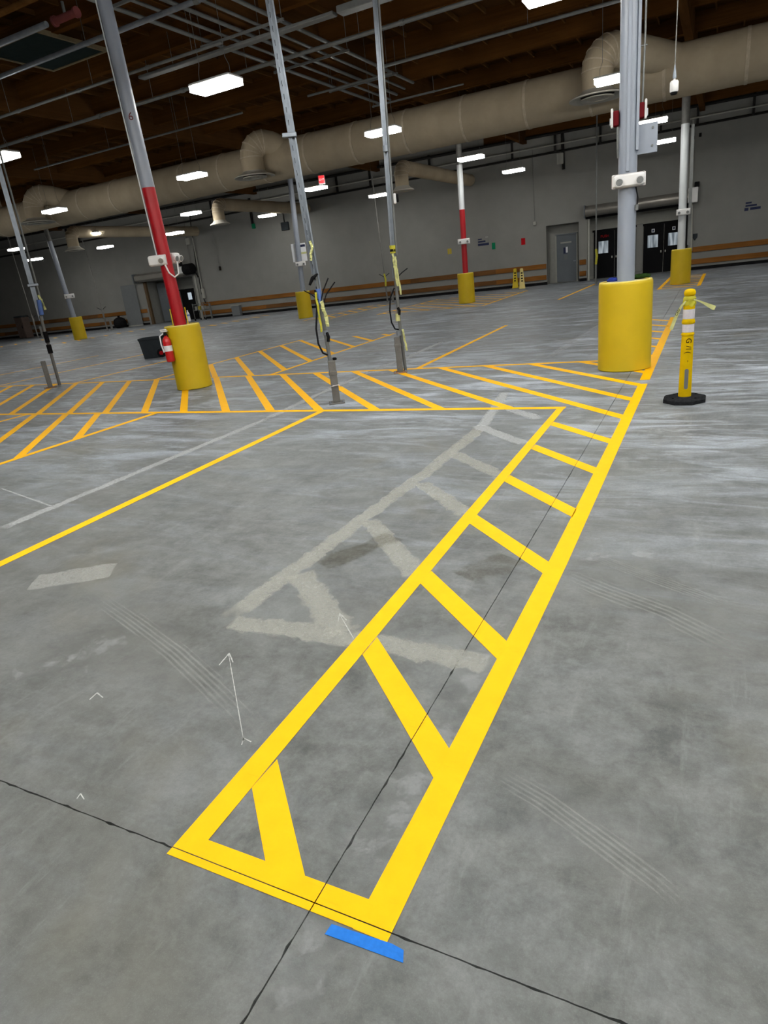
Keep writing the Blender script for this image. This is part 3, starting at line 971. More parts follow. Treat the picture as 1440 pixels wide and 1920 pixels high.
run('conduit', 'short black conduit high in the top left corner', 'conduit', [(-20, 9.2, 6.48), (-9, 9.2, 6.48)], .05, 'subpurlin', 8)
# wide channel
cg0, cg1 = (-12.2, 13.35), (2.0, 13.35)
t = thing('wire_trough', 'wide steel wire trough crossing between the two strut poles at the top', 'cable trough', (cg0[0], cg0[1], ZC))
MB().bbox((0, -.10, 0), (5.2, .10, .06), .01).build('channel', 'emt', t)
MB().bbox((5.3, -.13, -.02), (14.2, .13, .10), .01).build('channel', 'emt', t)
for k in range(6):
    MB().path([(1 + 2.4 * k, 0, .05), (1 + 2.4 * k, 0, .7)], .006, 5).build('hanger_rod', 'emt', t)
# conduit rack running away from the camera
t = thing('conduit_rack', 'rack of parallel conduits on trapeze hangers running toward the tan duct', 'conduit rack', (-9.25, 9.25, 6.56))
for k, dx in enumerate((-.75, -.3, .1, .55, 1.0)):
    MB().path([(dx, -3, .05), (dx, 12.4 - k * .4, .05)], .032 if k % 2 else .04, 8).build('conduit', 'emt', t, smooth=50)
for k in range(5):
    MB().bbox((-.95, 1.2 + 2.7 * k - .02, -.04), (1.2, 1.2 + 2.7 * k + .02, .01), .004).build('trapeze_bar', 'emt', t)
    for s in (-.9, 1.15):
        MB().path([(s, 1.2 + 2.7 * k, -.06), (s, 1.2 + 2.7 * k, .75)], .007, 5).build('hanger_rod', 'emt', t)
MB().path([(-.75, 11, .05), (-.72, 12.0, .05), (-.5, 12.3, .05), (2.0, 12.3, .05)], .025, 8).build('bent_conduit', 'emt', t, smooth=50)
# skylight
sg = gz(85, 98, HC - .5)
t = thing('skylight', 'dark square skylight panel in the roof at top left', 'skylight', (sg.x, sg.y, HC - .5))
MB().box((-.85, -.85, 0), (.85, .85, .03)).build('panel', 'skylight', t)
for a, b in (((-.9, -.9, -.02), (.9, -.85, .06)), ((-.9, .85, -.02), (.9, .9, .06)), ((-.9, -.85, -.02), (-.85, .85, .06)), ((.85, -.85, -.02), (.9, .85, .06))):
    MB().box(a, b).build('frame', 'skyframe', t)
# black pipe with stand-offs high on the far wall
t = wall_thing('black_wall_pipe', 'long black pipe with upright stand-offs high on the far wall', 'pipe')
zp = 6.28
prev = None
for sa, sb in ((-58, -30), (-30, -12), (-12, 14)):
    MB().path([(sa, -.15, 5.6 + (sa + 58) / 72 * .72), (sb, -.15, 5.6 + (sb + 58) / 72 * .72)], .05, 8).build('pipe', 'blackmetal', t)
MB().path([(-58, -.3, 6.75), (14, -.3, 6.95)], .07, 8).build('upper_pipe', 'blackmetal', t)
MB().path([(-58, -.25, 6.1), (14, -.25, 6.55)], .035, 8).build('grey_conduit', 'frame', t)
for px in (1405, 1304, 1237, 1126, 1042, 962, 806, 692, 628, 540, 382, 112, 92):
    s = wl(px, 300)[0]
    zb = 5.6 + (s + 58) / 72 * .72
    MB().box((s - .05, -.22, zb), (s + .05, -.12, zb + .95)).build('stand_off', 'blackmetal', t)
# drop rods, boxes on the wall
def wrod(label, px0, py0, px1, py1, w=.05, mat='frame', extra=None, name='wall_conduit'):
    s0, z0 = wl(px0, py0)
    s1, z1 = wl(px1, py1)
    t = wall_thing(name, label, 'conduit')
    MB().path([(s0, -.08, z0), (s1, -.08, z1)], w / 2, 8).build('pipe', mat, t)
    if extra:
        for (ex, ey, hw, hh, mt) in extra:
            s, z = wl(ex, ey)
            MB().bbox((s - hw, -.16, z - hh), (s + hw, -.02, z + hh), .02).build('box', mt, t)
    return t
wrod('dark conduit and switch box hanging on the wall left of the grey door recess', 1054, 232, 1057, 318, .14, 'blackmetal', [(1051, 298, .16, .25, 'frame')])
wrod('thin cord with a ring hanging on the wall left of the grey door', 998, 275, 1003, 413, .035, 'cord', [(1003.5, 419, .08, .08, 'frame')])
wrod('pair of black rods with green box on the wall left of the notice board', 528, 380, 536, 425, .07, 'blackmetal', [(536, 424, .24, .22, 'bin')])
wrod('single black rod with small green lamp on the wall over the wire cart', 468, 372, 475, 420, .16, 'blackmetal', [(477, 424, .1, .14, 'green')])
wrod('thin pull cord hanging on the wall beneath the small elbow duct', 394, 405, 414, 508, .03, 'cord', [(414, 503, .05, .12, 'blackmetal')])
wrod('black conduit beside the motor of the left shutter', 356, 395, 372, 520, .05, 'blackmetal')
wrod('grey conduit running down the wall to the wire cart', 362, 445, 384, 560, .07, 'frame', [(383, 550, .1, .3, 'frame')])
wrod('thin grey conduit at the right edge of the left shutter', 345, 410, 370, 570, .05, 'cord', [(354, 453, .14, .2, 'frame')])
wrod('slim grey conduit on the wall beside the far right column', 1300, 225, 1296, 470, .1, 'frame')

# ------------------------------------------------------------------ doors in the far wall
def wleaf(parent, name, s0, s1, z0, z1, t, mat, th=.05):
    return wbox(MB(), s0, s1, t - th, t, z0, z1, .006).build(name, mat, parent)
d1 = struct(thing('door_1', 'grey single door set back in a wall recess', 'door', (0, 36.5, 0), WA))
d1.pop('category', None)
s0, s1 = oA[0] + .42, oA[1] - .18
wleaf(d1, 'door_leaf', s0, s1, .02, 2.32, -.62, 'doorgrey', .08)
for a, b in ((s0 - .07, s0), (s1, s1 + .05)):
    wbox(MB(), a, b, -.7, -.58, 0, 2.36).build('jamb', 'frame', d1)
wbox(MB(), s0 - .07, s1 + .05, -.7, -.58, 2.32, 2.38).build('lintel', 'doorgrey', d1)
wbox(MB(), s0 + .05, s1 - .02, -.61, -.55, .02, .05).build('threshold', 'emt', d1)
wbox(MB(), s1 - .16, s1 - .04, -.62, -.55, 1.0, 1.04).build('handle', 'galv', d1)
wbox(MB(), s0 + .34, s0 + .54, -.62, -.612, 1.42, 1.72).build('notice', 'navy', d1)
wbox(MB(), s0 + .46, s0 + .56, -.62, -.610, 1.46, 1.74).build('notice', 'paper', d1)
wbox(MB(), s0 + .38, s0 + .54, -.62, -.611, 1.12, 1.36).build('notice', 'panelgrey', d1)
wbox(MB(), s0 + .2, s0 + .75, -.62, -.58, 1.92, 1.99).build('door_closer', 'frame', d1)
d2 = struct(thing('door_2', 'two pairs of black double doors under a rolled-up shutter', 'door', (0, 36.5, 0), WA))
d2.pop('category', None)
def W_at(px, py, t):
    return wl(px, py, t)
T2 = -.95
sa, sb = wl(1113, 460, T2)[0], wl(1192, 460, T2)[0]
sc_, sd = wl(1206, 460, T2)[0], wl(1283, 460, T2)[0]
wbox(MB(), oB[0], oB[1], -1.15, -1.0, 0, 3.0).build('back_panel', 'frame', d2)
wbox(MB(), sa - .5, sb, -1.0, -.97, 0.14, 1.0).build('side_panel', 'recess', d2)
for a, b in ((sa, sb), (sc_, sd)):
    wbox(MB(), a - .05, b + .05, -1.0, -.9, 2.26, 2.36).build('head', 'darkdoor', d2)
    for k in range(2):
        la, lb = a + (b - a) * k / 2, a + (b - a) * (k + 1) / 2
        lf = wleaf(d2, 'door_leaf', la + .01, lb - .01, .02, 2.28, T2, 'darkdoor', .05)
        wm = (la + lb) / 2 - .03
        wbox(MB(), wm - .24, wm + .24, -T2 * -1, -T2 * -1 + .012, 1.22, 1.80).build('window_pane', 'pane', lf)
        for q in ((wm - .27, wm - .24, 1.19, 1.83), (wm + .24, wm + .27, 1.19, 1.83)):
            wbox(MB(), q[0], q[1], T2, T2 + .02, q[2], q[3]).build('pane_frame', 'darkdoor', lf)
        for q in ((wm - .24, wm + .24, 1.19, 1.22), (wm - .24, wm + .24, 1.80, 1.83)):
            wbox(MB(), q[0], q[1], T2, T2 + .02, q[2], q[3]).build('pane_frame', 'darkdoor', lf)
        wbox(MB(), (lb - .14 if k == 0 else la + .06), (lb - .08 if k == 0 else la + .12), T2, T2 + .06, .95, 1.05).build('handle', 'frame', lf)
        if a == sc_:
            wbox(MB(), wm - .07, wm + .07, T2, T2 + .01, 1.92, 2.08).build('notice', 'paper', lf)
            wbox(MB(), wm - .035, wm + .035, T2, T2 + .012, 1.95, 2.05).build('print', 'navy', lf)
wbox(MB(), sb + .03, sc_ - .03, -1.0, -.88, .14, 2.4).build('pier', 'wall', d2)
wbox(MB(), oB[0] + .02, oB[0] + .12, -.1, .03, 0, 3.0).build('shutter_guide', 'frame', d2)
wbox(MB(), oB[1] - .14, oB[1] - .02, -.1, .06, 0, 3.0).build('shutter_guide', 'darkdoor', d2)
sgn = wl(1134, 443, T2)
text_part('PUSH', .17, 'signred', d2, Matrix.Translation((sgn[0], -T2 - .012, sgn[1])) @ Matrix.Rotation(math.pi / 2, 4, 'X'))
# rolled shutter drum
s0, s1 = wl(1098, 402)[0], wl(1303, 372)[0]
t = wall_thing('shutter_drum', 'long rolled shutter drum over the black double doors', 'shutter')
MB().path([(s0, -.28, 3.25), (s1 - .25, -.28, 3.25)], .25, 24).build('drum', 'shutter', t, smooth=50)
wbox(MB(), s0 - .03, s0 + .02, 0, .56, 2.95, 3.52, .01).build('end_plate', 'doorgrey', t)
wbox(MB(), s1 - .3, s1 + .1, .0, .58, 2.98, 3.62, .02).build('motor_box', 'white', t)
wbox(MB(), s0, s1 - .3, .0, .06, 2.90, 3.02).build('head_rail', 'darkdoor', t)
wbox(MB(), s1 - .05, s1 + .15, .05, .3, 3.62, 3.85, .02).build('limit_switch', 'black', t)
# far left opening
d3 = struct(thing('door_3', 'left shutter opening with grey leaf and dark doorway', 'door', (0, 36.5, 0), WA))
d3.pop('category', None)
wbox(MB(), oC[0] - .12, oC[0] + .02, -.12, .06, 0, 2.75).build('jamb', 'wall', d3)
wbox(MB(), oC[0] + .02, oC[0] + .20, -.12, .05, 0, 2.72).build('jamb', 'frameb', d3)
wbox(MB(), oC[0] + .35, oC[0] + 1.9, -.95, -.85, .05, 2.55, .01).build('grey_leaf', 'doorgrey', d3)
wbox(MB(), oC[0] + 1.9, oC[0] + 3.0, -1.35, -1.25, .0, 2.0).build('dark_doorway', 'darkdoor', d3)
wbox(MB(), oC[0] + 2.5, oC[0] + 2.8, -1.24, -1.22, 1.3, 1.75).build('pane', 'daylit', d3)
wbox(MB(), oC[1] - .75, oC[1] - .25, -.9, -.8, .0, 2.05).build('dark_doorway', 'darkdoor', d3)
wbox(MB(), oC[0] + 1.7, oC[0] + 2.6, -.84, -.8, 1.92, 2.0).build('closer_arm', 'black', d3)
wbox(MB(), oC[1] - .08, oC[1] + .10, -.12, .06, 0, 2.75).build('jamb', 'recess', d3)
s0, s1 = wl(258, 520)[0], wl(352, 500)[0]
t = wall_thing('shutter_drum', 'dark rolled shutter box over the left opening behind the red column', 'shutter')
wbox(MB(), s0, s1, .0, .5, 2.75, 3.25, .12).build('hood', 'shutter', t)
wbox(MB(), s0 - .05, s0 + .03, .0, .53, 2.7, 3.28, .02).build('end_plate', 'doorgrey', t)
wbox(MB(), s1 - .35, s1 - .05, .3, .54, 2.95, 3.35, .02).build('label_box', 'white', t)
s2 = wl(358, 495)[0]
MB().path([(s2 - .3, -.35, 3.15), (s2 + .35, -.35, 3.15)], .32, 16).build('motor', 'black', t, smooth=50)
MB().path([(s2 - .45, -.35, 3.2), (s2 - .6, -.35, 3.75)], .12, 10).build('bracket', 'black', t)
MB().path([(s2 + .2, -.1, 3.0), (s2 + .5, -.12, 2.6), (s2 + .45, -.12, 1.6), (s2 + .6, -.1, 1.0)], .03, 8).build('cable', 'cable', t)
# grey panel left of it
s0, s1 = wl(232, 560)[0], wl(263, 560)[0]
t = wall_thing('grey_panel', 'tall grey sheet panel standing against the wall left of the shutter', 'panel')
mt = Matrix.Translation((s0, -.12, 0)) @ Matrix.Rotation(math.radians(-2), 4, 'X')
MB().bbox((0, -.05, .02), (1.3, .0, 2.68), .01, mt).build('sheet', 'panelgrey', t)
MB().bbox((0, -.06, .0), (1.3, .01, .06), .01, mt).build('edge_strip', 'frame', t)

# ------------------------------------------------------------------ things along the far wall
def placard(name, label, px0, px1, mat, parts=()):
    (s0, z1), (s1, z0) = wl(*px0), wl(*px1)
    t = wall_thing(name, label, 'sign')
    wbox(MB(), s0, s1, 0, .012, z0, z1).build('plate', mat, t)
    for a, b, c, d, m_ in parts:
        wbox(MB(), s0 + (s1 - s0) * a, s0 + (s1 - s0) * b, .010, .016, z0 + (z1 - z0) * c, z0 + (z1 - z0) * d).build('print', m_, t)
    return t
placard('wall_placard', 'green placard on the far wall right of the red and white column', (922, 455.5), (929, 467), 'green')
placard('wall_placard', 'dark red placard on the far wall left of the grey door', (977, 447), (985, 458.5), 'signred')
placard('wall_placard', 'small yellow placard on the far wall left of the red and white column', (839, 466.5), (847, 476), 'signyel', ((.45, .5, 0, 1, 'frame'),))
placard('wall_notice', 'pale notice with dark printed bar beside the green placard', (895.5, 445), (917, 459), 'wall',
        ((.02, .38, .66, .80, 'navy'), (.02, .70, .36, .55, 'navy'), (.0, 1.0, .0, .26, 'navy'), (.7, .95, .85, .95, 'frame')))
placard('wall_notice', 'pale notice with navy printed lines high on the wall at far right', (1397, 376), (1426, 392), 'wall',
        ((.05, .42, .66, .82, 'navy'), (.05, .75, .38, .55, 'navy'), (.0, .25, .0, .28, 'navy'), (.35, 1.0, .04, .28, 'navy')))
s, z = wl(1303, 444)
t = wall_thing('wall_plaque', 'small dark shield-shaped plaque on the wall right of the far column', 'plaque')
mb = MB()
mb.prism([(-.11, .14), (.11, .14), (.11, -.03), (0, -.17), (-.11, -.03)], 0, .03)
mb.v = [(p[0] + s, -p[2], p[1] + z) for p in mb.v]
mb.build('plate', 'bin', t)
s, z = wl(1300, 259)
t = wall_thing('wall_bracket', 'tiny pair of dark brackets on the wall at right', 'bracket')
for k in (0, .28):
    wbox(MB(), s - .05 + k, s + .05 + k, 0, .08, z - .05 + k * .2, z + .07 + k * .3).build('lug', 'black', t)
# two folding floor signs
def wet_sign(label, px, mat, hgt, rz):
    g = gz(*px)
    t = thing('floor_sign', label, 'floor sign', (g.x, g.y, 0), rz, 'folding caution signs')
    for s in (-1, 1):
        mb = MB()
        mb.prism([(-.15, 0), (.15, 0), (.13, .12), (.075, hgt), (-.075, hgt), (-.13, .12)], 0, .03)
        tilt = Matrix.Translation((0, s * .17, 0)) @ Matrix.Rotation(math.radians(90 + s * 13), 4, 'X')
        mb.v = [tuple(tilt @ Vector(p)) for p in mb.v]
        lf = mb.build('leaf', mat, t)
        if s < 0:
            for k in range(4):
                zz = hgt * (.35 + .13 * k)
                MB().box((-.045, -.225 + zz * .23, zz), (.045, -.203 + zz * .23, zz + .06)).build('print', 'ink', lf)
    MB().box((-.05, -.03, hgt * .95), (.05, .03, hgt * 1.0)).build('handle', mat, t)
wet_sign('golden yellow folding floor sign, left of the pair by the far wall', (967, 540), 'wetyel', .98, .1)
wet_sign('pale yellow folding caution floor sign, right of the pair by the far wall', (979, 541), 'wetpale', .98, .35)
# brown cabinet, black bag, wire cart, low box
g = gz(51, 634)
t = thing('cabinet', 'narrow brown-grey cabinet standing at the far left wall', 'cabinet', (g.x, g.y, 0), WA)
MB().bbox((-.38, -.3, .03), (.38, .3, 1.45), .015).build('body', 'brownbox', t)
MB().bbox((-.39, -.31, 1.45), (.39, .31, 1.56), .015).build('top', 'bin', t)
MB().bbox((-.34, -.32, .08), (.34, -.30, 1.40), .008).build('door', 'brownbox', t)
MB().box((.24, -.34, .7), (.28, -.32, .9)).build('handle', 'black', t)
s, _ = wl(236, 604)
t = wall_thing('rubbish_bag', 'black filled bag slumped beside the grey panel at left', 'bag')
MB().lathe([(.0, .0), (.30, .02), (.42, .18), (.44, .38), (.36, .58), (.2, .68), (.06, .72), (.1, .80), (.0, .82)], 18, (s, -.55, 0)).build('bag', 'black', t, smooth=60)
s, _ = wl(379, 585, .8)
t = wall_thing('wire_cart', 'small grey wire cart with basket right of the left shutter', 'cart')
for a in (-.42, .42):
    for b in (-.3, .3):
        MB().path([(s + a, -.8 + b, .08), (s + a, -.8 + b, 1.05)], .02, 8).build('upright', 'emt', t)
        MB().path([(s + a - .02, -.8 + b, .06), (s + a + .02, -.8 + b, .06)], .06, 12).build('castor', 'black', t)
for zz in (.62, .98):
    mb = MB()
    for k in range(9):
        x_ = s - .42 + .84 * k / 8
        mb.path([(x_, -1.1, zz), (x_, -.5, zz)], .006, 5)
    for b in (-1.1, -.5):
        mb.path([(s - .42, b, zz), (s + .42, b, zz)], .014, 6)
    for a in (s - .42, s + .42):
        mb.path([(a, -1.1, zz), (a, -.5, zz)], .014, 6)
    mb.build('rack', 'emt', t)
mb = MB()
for k in range(10):
    x_ = s - .42 + .84 * k / 9
    mb.path([(x_, -1.1, .62), (x_, -1.1, 1.0)], .006, 5)
mb.build('basket_wires', 'emt', t)
for k in range(3):
    MB().bbox((s - .36 + k * .25, -1.0, .64), (s - .18 + k * .25, -.7, .86), .01).build('carton', ('recess', 'signyel', 'frame')[k], t)
MB().path([(s + .62, -.7, 0), (s + .55, -.62, .95)], .06, 4, sq=True).build('side_leg', 'emt', t)
s, _ = wl(447, 580)
t = wall_thing('floor_box', 'low grey box on the wall base right of the wire cart', 'box')
wbox(MB(), s - .3, s + .3, .06, .34, 0.02, .62, .02).build('body', 'panelgrey', t)
wbox(MB(), s - .32, s + .32, .05, .36, .62, .66, .01).build('lid', 'frame', t)

# ------------------------------------------------------------------ columns and their yellow guards
toC = lambda p: (CAM.xy - Vector((p[0], p[1]))).normalized()        # horizontal direction from p towards where the viewer stands
def obox(d, s, a0, a1, b0, b1, z0, z1, bev=.004):
    """box in a column's frame: a toward the viewer, b to the viewer's right"""
    mt = Matrix(((s.x, -d.x, 0, 0), (s.y, -d.y, 0, 0), (0, 0, 1, 0), (0, 0, 0, 1)))
    return MB().bbox((b0, -a1, z0), (b1, -a0, z1), bev, mt)
def guard(label, g, r=.345, h=1.19, strips=False):
    t = thing('column_guard', label, 'column guard', (g[0], g[1], 0), 0, 'yellow column guards')
    MB().lathe([(r - .012, .0), (r + .004, .015), (r, .05), (r - .004, h - .05), (r - .006, h - .02), (r - .02, h), (r - .055, h), (r - .06, h - .06)], 56).build('sleeve', 'guard', t, smooth=40)
    MB().lathe([(r - .012, h - .012), (r - .018, h + .003), (r - .05, h + .003), (r - .058, h - .012)], 56).build('rim', 'guardtop', t, smooth=40)
    MB().lathe([(r - .055, h - .010), (.10, h - .002), (.10, h - .08)], 40).build('grout_fill', 'grout', t, smooth=40)
    if strips:
        d = toC(g)
        e = Vector((-d.y, d.x))
        e = e if e.dot(RT.xy) > 0 else -e
        for a in (-.15, .118):
            obox(d, e, -.05, .03, a - .009, a + .009, h - .05, h + .30, .003).build('corner_strip', 'guard', t)
    return t
def column(label, g, segs, r=.112, top=None, group='steel roof columns'):
    """segs: list of (z0, z1, material, name); top = plan offset of the head if out of plumb"""
    t = thing('steel_column', label, 'column', (g[0], g[1], 0), 0, group)
    top = top or (0, 0)
    P3 = lambda z: (top[0] * z / 6.2, top[1] * z / 6.2, z)
    for z0, z1, m_, nm in segs:
        MB().path([P3(z0), P3(z1)], r, 28).build(nm, m_, t, smooth=40)
    MB().box((top[0] - .2, top[1] - .14, HC - .73), (top[0] + .2, top[1] + .14, HC - .70)).build('cap_plate', 'colgrey', t)
    return t, P3
zt = HC - .73
gR = gz(1170, 690)
gL = gz(366, 726)
gM = gz(876, 568)
gN = gz(574, 596)
gF = gz(1275, 532)
gS = gz(152, 636)
guard('largest yellow column guard around the grey column on the right', gR, .355)
guard('yellow column guard with the fire extinguisher, around the red column', gL, .33, 1.17, True)
guard('yellow column guard around the red and white far column', gM, .34, 1.19)
guard('yellow column guard below the white notice board', gN, .34, 1.19)
guard('yellow column guard far right before the black doors', gF, .34, 1.19)
guard('smallest yellow column guard, at the far left', gS, .34, 1.19)
topR = gy(1180, 0, gR.y)
cR, pR = column('grey round steel column with strut and conduit on the right', gR, [(.0, zt, 'colgrey', 'pipe')], .115)
dR = toC(gR)
sR = Vector((-dR.y, dR.x))                        # to the viewer's right
if sR.dot(RT.xy) < 0:
    sR = -sR
def at_col(g, d, s, a, b, z):
    return Vector((d.x * a + s.x * b, d.y * a + s.y * b, z))
obox(dR, sR, .10, .135, -.022, .02, 2.52, zt).build('strut_channel', 'colgrey', cR)
obox(dR, sR, .03, .10, .09, .125, 2.75, zt).build('strut_channel', 'colgrey', cR)
MB().path([at_col(gR, dR, sR, .06, .155, 3.2), at_col(gR, dR, sR, .06, .17, 4.0), at_col(gR, dR, sR, .06, .175, zt)], .012, 8).build('conduit', 'emt', cR, smooth=50)
obox(dR, sR, .05, .07, .12, .20, 3.86, 3.875).build('conduit_clamp', 'emt', cR)
MB().path([at_col(gR, dR, sR, .05, -.13, 3.05), at_col(gR, dR, sR, .04, -.125, 2.8), at_col(gR, dR, sR, .02, -.115, 2.7)], .014, 8).build('flex_cable', 'emt', cR, smooth=50)
MB().path([at_col(gR, dR, sR, .06, .10, 2.35), at_col(gR, dR, sR, .07, .13, 2.2), at_col(gR, dR, sR, .06, .12, 2.08)], .008, 8).build('lamp_cable', 'cable', cR)
obox(dR, sR, .05, .09, .10, .14, 2.05, 2.12).build('outlet_box', 'emt', cR)
# grey steel plate bolted to the column
t = thing('steel_plate', 'square grey steel plate with two bolts on the right column', 'plate', (gR.x, gR.y, 0))
obox(dR, sR, .02, .035, .09, .345, 2.70, 3.04, .004).build('plate', 'colgrey', t)
for zz in (2.78, 2.98):
    c = at_col(gR, dR, sR, .035, .285, zz)
    MB().path([c, c + Vector((dR.x, dR.y, 0)) * .012], .014, 10).build('bolt', 'emt', t)
# alarm horns either side
for s_, l in ((-1, 'maroon and white alarm horn on the left side of the right column'), (1, 'maroon and white alarm horn on the right side of the right column')):
    t = thing('alarm_horn', l, 'alarm', (gR.x, gR.y, 0), 0, 'alarm horns')
    zz = 3.06 if s_ < 0 else 3.10
    b0, b1 = (.115, .185) if s_ > 0 else (-.185, -.115)
    obox(dR, sR, -.03, .09, b0, b1, zz, zz + .17, .01).build('back_box', 'maroon', t)
    b0, b1 = (.185, .212) if s_ > 0 else (-.212, -.185)
    obox(dR, sR, -.04, .10, b0, b1, zz - .02, zz + .20, .012).build('face_plate', 'white', t)
    b0, b1 = (.212, .225) if s_ > 0 else (-.225, -.212)
    obox(dR, sR, -.01, .06, b0, b1, zz + .02, zz + .10, .006).build('strobe', 'paper', t)
def lens_head(parent, d, s, a, b, z, r=.045):
    c = at_col(None, d, s, a, b, z)
    v = Vector((d.x, d.y, -.25)).normalized()
    o = MB().path([c, c + v * .05], [r * 1.0, r * 1.15], 20).build('lamp_head', 'white', parent, smooth=40)
    MB().path([c + v * .045, c + v * .054], [r * .9, r * .9], 20).build('reflector', 'lensglass', o, smooth=40)
def emergency(label, g, z, a, w, h, dpt, b=0.0, r=.045, tilt=0.0, both=True):
    d = toC(g)
    s = Vector((-d.y, d.x))
    if s.dot(RT.xy) < 0:
        s = -s
    if tilt:
        R2 = Matrix.Rotation(tilt, 2)
        d, s = R2 @ d, R2 @ s
    t = thing('emergency_light', label, 'emergency light', (g[0], g[1], 0), 0, 'emergency lights on columns')
    obox(d, s, a, a + dpt, b - w / 2, b + w / 2, z - h / 2, z + h / 2, .022).build('housing', 'white', t)
    obox(d, s, a - .02, a + .015, b - w / 2 - .006, b + w / 2 + .006, z - h / 2 - .006, z + h / 2 + .006, .01).build('back_plate', 'pinkish', t)
    for k in ((-1, 1) if both else (1,)):
        lens_head(t, d, s, a + dpt - .012, b + k * w * .31, z - .005, r)
    return t, d, s
emergency('large white twin-head emergency light on the right grey column', gR, 2.415, .115, .40, .155, .06, 0, .046, .12)
zE = zat(gF, 1279, 398)
emergency('white emergency light on the far right column', gF, zE, .12, .44, .2, .1, 0, .05)
_t = gy(862, 318, gM.y)
emergency('white emergency light on the red and white far column', (gM.x + (_t.x - gM.x) * 2.4 / _t.z, gM.y), zat(gM, 869, 453), .12, .48, .2, .1, 0, .05)
_t = gy(543, 330, gN.y)
emergency('white emergency light beneath the white notice board', (gN.x + (_t.x - gN.x) * 2.4 / _t.z, gN.y), zat(gN, 563, 495), .12, .46, .2, .1, .03, .05)
emergency('white emergency light on the far left column', gS, zat(gS, 125, 556), .12, .5, .22, .12, 0, .05)
# red column
topL = gy(195, 0, gL.y)
offL = (topL.x - gL.x, 0)
cL, pL = column('leaning red column with bare grey upper part behind the fire extinguisher', gL, [(0, 3.49, 'red', 'red_pipe'), (3.49, zt, 'colgrey', 'grey_pipe')], .112, offL)
dL = toC(gL)
sL = Vector((-dL.y, dL.x))
if sL.dot(RT.xy) < 0:
    sL = -sL
MB().path([Vector(pL(z)) + at_col(gL, dL, sL, .02, -.128, 0) for z in (2.36, 3.4, 4.4, 5.4, zt)], .012, 8).build('conduit', 'colwhite', cL, smooth=50)
n6 = Vector(pL(4.56)) + Vector((dL.x, dL.y, 0)) * .113
mt6 = Matrix(((sL.x, 0, dL.x, n6.x), (sL.y, 0, dL.y, n6.y), (0, 1, 0, n6.z), (0, 0, 0, 1)))
text_part('6', .17, 'redvalve', cL, mt6 @ Matrix.Translation((-.012, 0, 0)), .003, 'number')
offz = Vector(pL(2.32))
gL2 = (gL.x + offz.x, gL.y + offz.y)
emergency('white emergency light on the left front of the red column', gL2, 2.31, .10, .31, .17, .08, -.10, .05, -.35, False)
t, d_, s_ = emergency('second emergency light, behind the red column on its right', gL2, 2.33, .02, .2, .18, .07, .24, .05, .9, True)
MB().path([at_col(None, dL, sL, .17, -.02, 2.22), at_col(None, dL, sL, .2, .02, 2.08), at_col(None, dL, sL, .19, .10, 2.0), at_col(None, dL, sL, .14, .18, 2.05), at_col(None, dL, sL, .08, .20, 2.25)], .014, 8).build('loop_cable', 'white', t, smooth=60)
# red and white far column, others
topM = gy(862, 318, gM.y)
offM = ((topM.x - gM.x) * 6.2 / topM.z, 0)
zr = zat(gM, 866, 393)
column('red and white far column in the middle of the hall', gM, [(0, zr, 'red', 'red_pipe'), (zr, 5.2, 'colwhite', 'white_pipe'), (5.2, zt, 'steel', 'bare_pipe')], .112, offM)
topN = gy(543, 330, gN.y)
column('grey far column carrying the white notice board', gN, [(0, zt, 'colgrey', 'pipe')], .115, ((topN.x - gN.x) * 6.2 / topN.z, 0))
topF = gy(1285, 238, gF.y)
cF, pF = column('pale far right column with strut before the black doors', gF, [(0, 5.15, 'colwhite', 'white_pipe'), (5.15, zt, 'steel', 'bare_pipe')], .13, ((topF.x - gF.x) * 6.2 / topF.z, 0))
MB().path([Vector(pF(z)) + Vector((.24, 0, 0)) for z in (1.3, 5.1)], .07, 4, sq=True).build('strut_channel', 'emt', cF)
topS = gy(97, 465, gS.y)
column('pale thin-looking far left column', gS, [(0, 5.1, 'colgrey', 'pipe'), (5.1, zt, 'steel', 'bare_pipe')], .12, ((topS.x - gS.x) * 6.2 / topS.z, 0))
# notice board on column N
zb = zat(gN, 562, 474)
dN = toC(gN)
sN = Vector((-dN.y, dN.x))
if sN.dot(RT.xy) < 0:
    sN = -sN
xo = Vector(((topN.x - gN.x) * zb / topN.z, 0, 0))
t = thing('notice_board', 'white notice board with dark heading strapped to the far grey column', 'sign', (gN.x + xo.x, gN.y, 0))
obox(dN, sN, -.16, -.13, -.30, .36, zb - .37, zb + .40, .01).build('board', 'paper', t)
obox(dN, sN, -.13, -.125, .08, .34, zb + .24, zb + .34, .002).build('heading', 'navy', t)
obox(dN, sN, -.13, -.120, .12, .36, zb - .06, zb + .02, .002).build('strap', 'tapepale', t)
# things on the red column's guard
def bottle(label, px):
    c = gz(px[0], px[1], 1.17)
    t = thing('water_bottle', label, 'bottle', (c.x, c.y, 1.163), 0, 'water bottles on the column guard')
    MB().lathe([(0, 0), (.032, 0), (.034, .02), (.033, .06), (.030, .08), (.034, .10), (.033, .135), (.022, .165), (.012, .185), (.012, .195)], 18).build('body', 'clear', t, smooth=50)
    MB().lathe([(.0345, .10), (.0345, .132)], 18).build('label_wrap', 'blueband', t, smooth=50)
    MB().lathe([(.014, .193), (.014, .208), (0, .208)], 14).build('cap', 'white', t, smooth=40)
    for o in t.children:
        o.scale = (1.05, 1.05, 1.05)
bottle('clear water bottle standing before the red column', (335, 605))
bottle('clear water bottle standing right of the red column', (355, 602))
rg = gL.xy + (-sL) * .325 + dL * .235
t = thing('fire_extinguisher', 'red fire extinguisher with white label hung on the column guard', 'fire extinguisher', (rg.x, rg.y, .56))
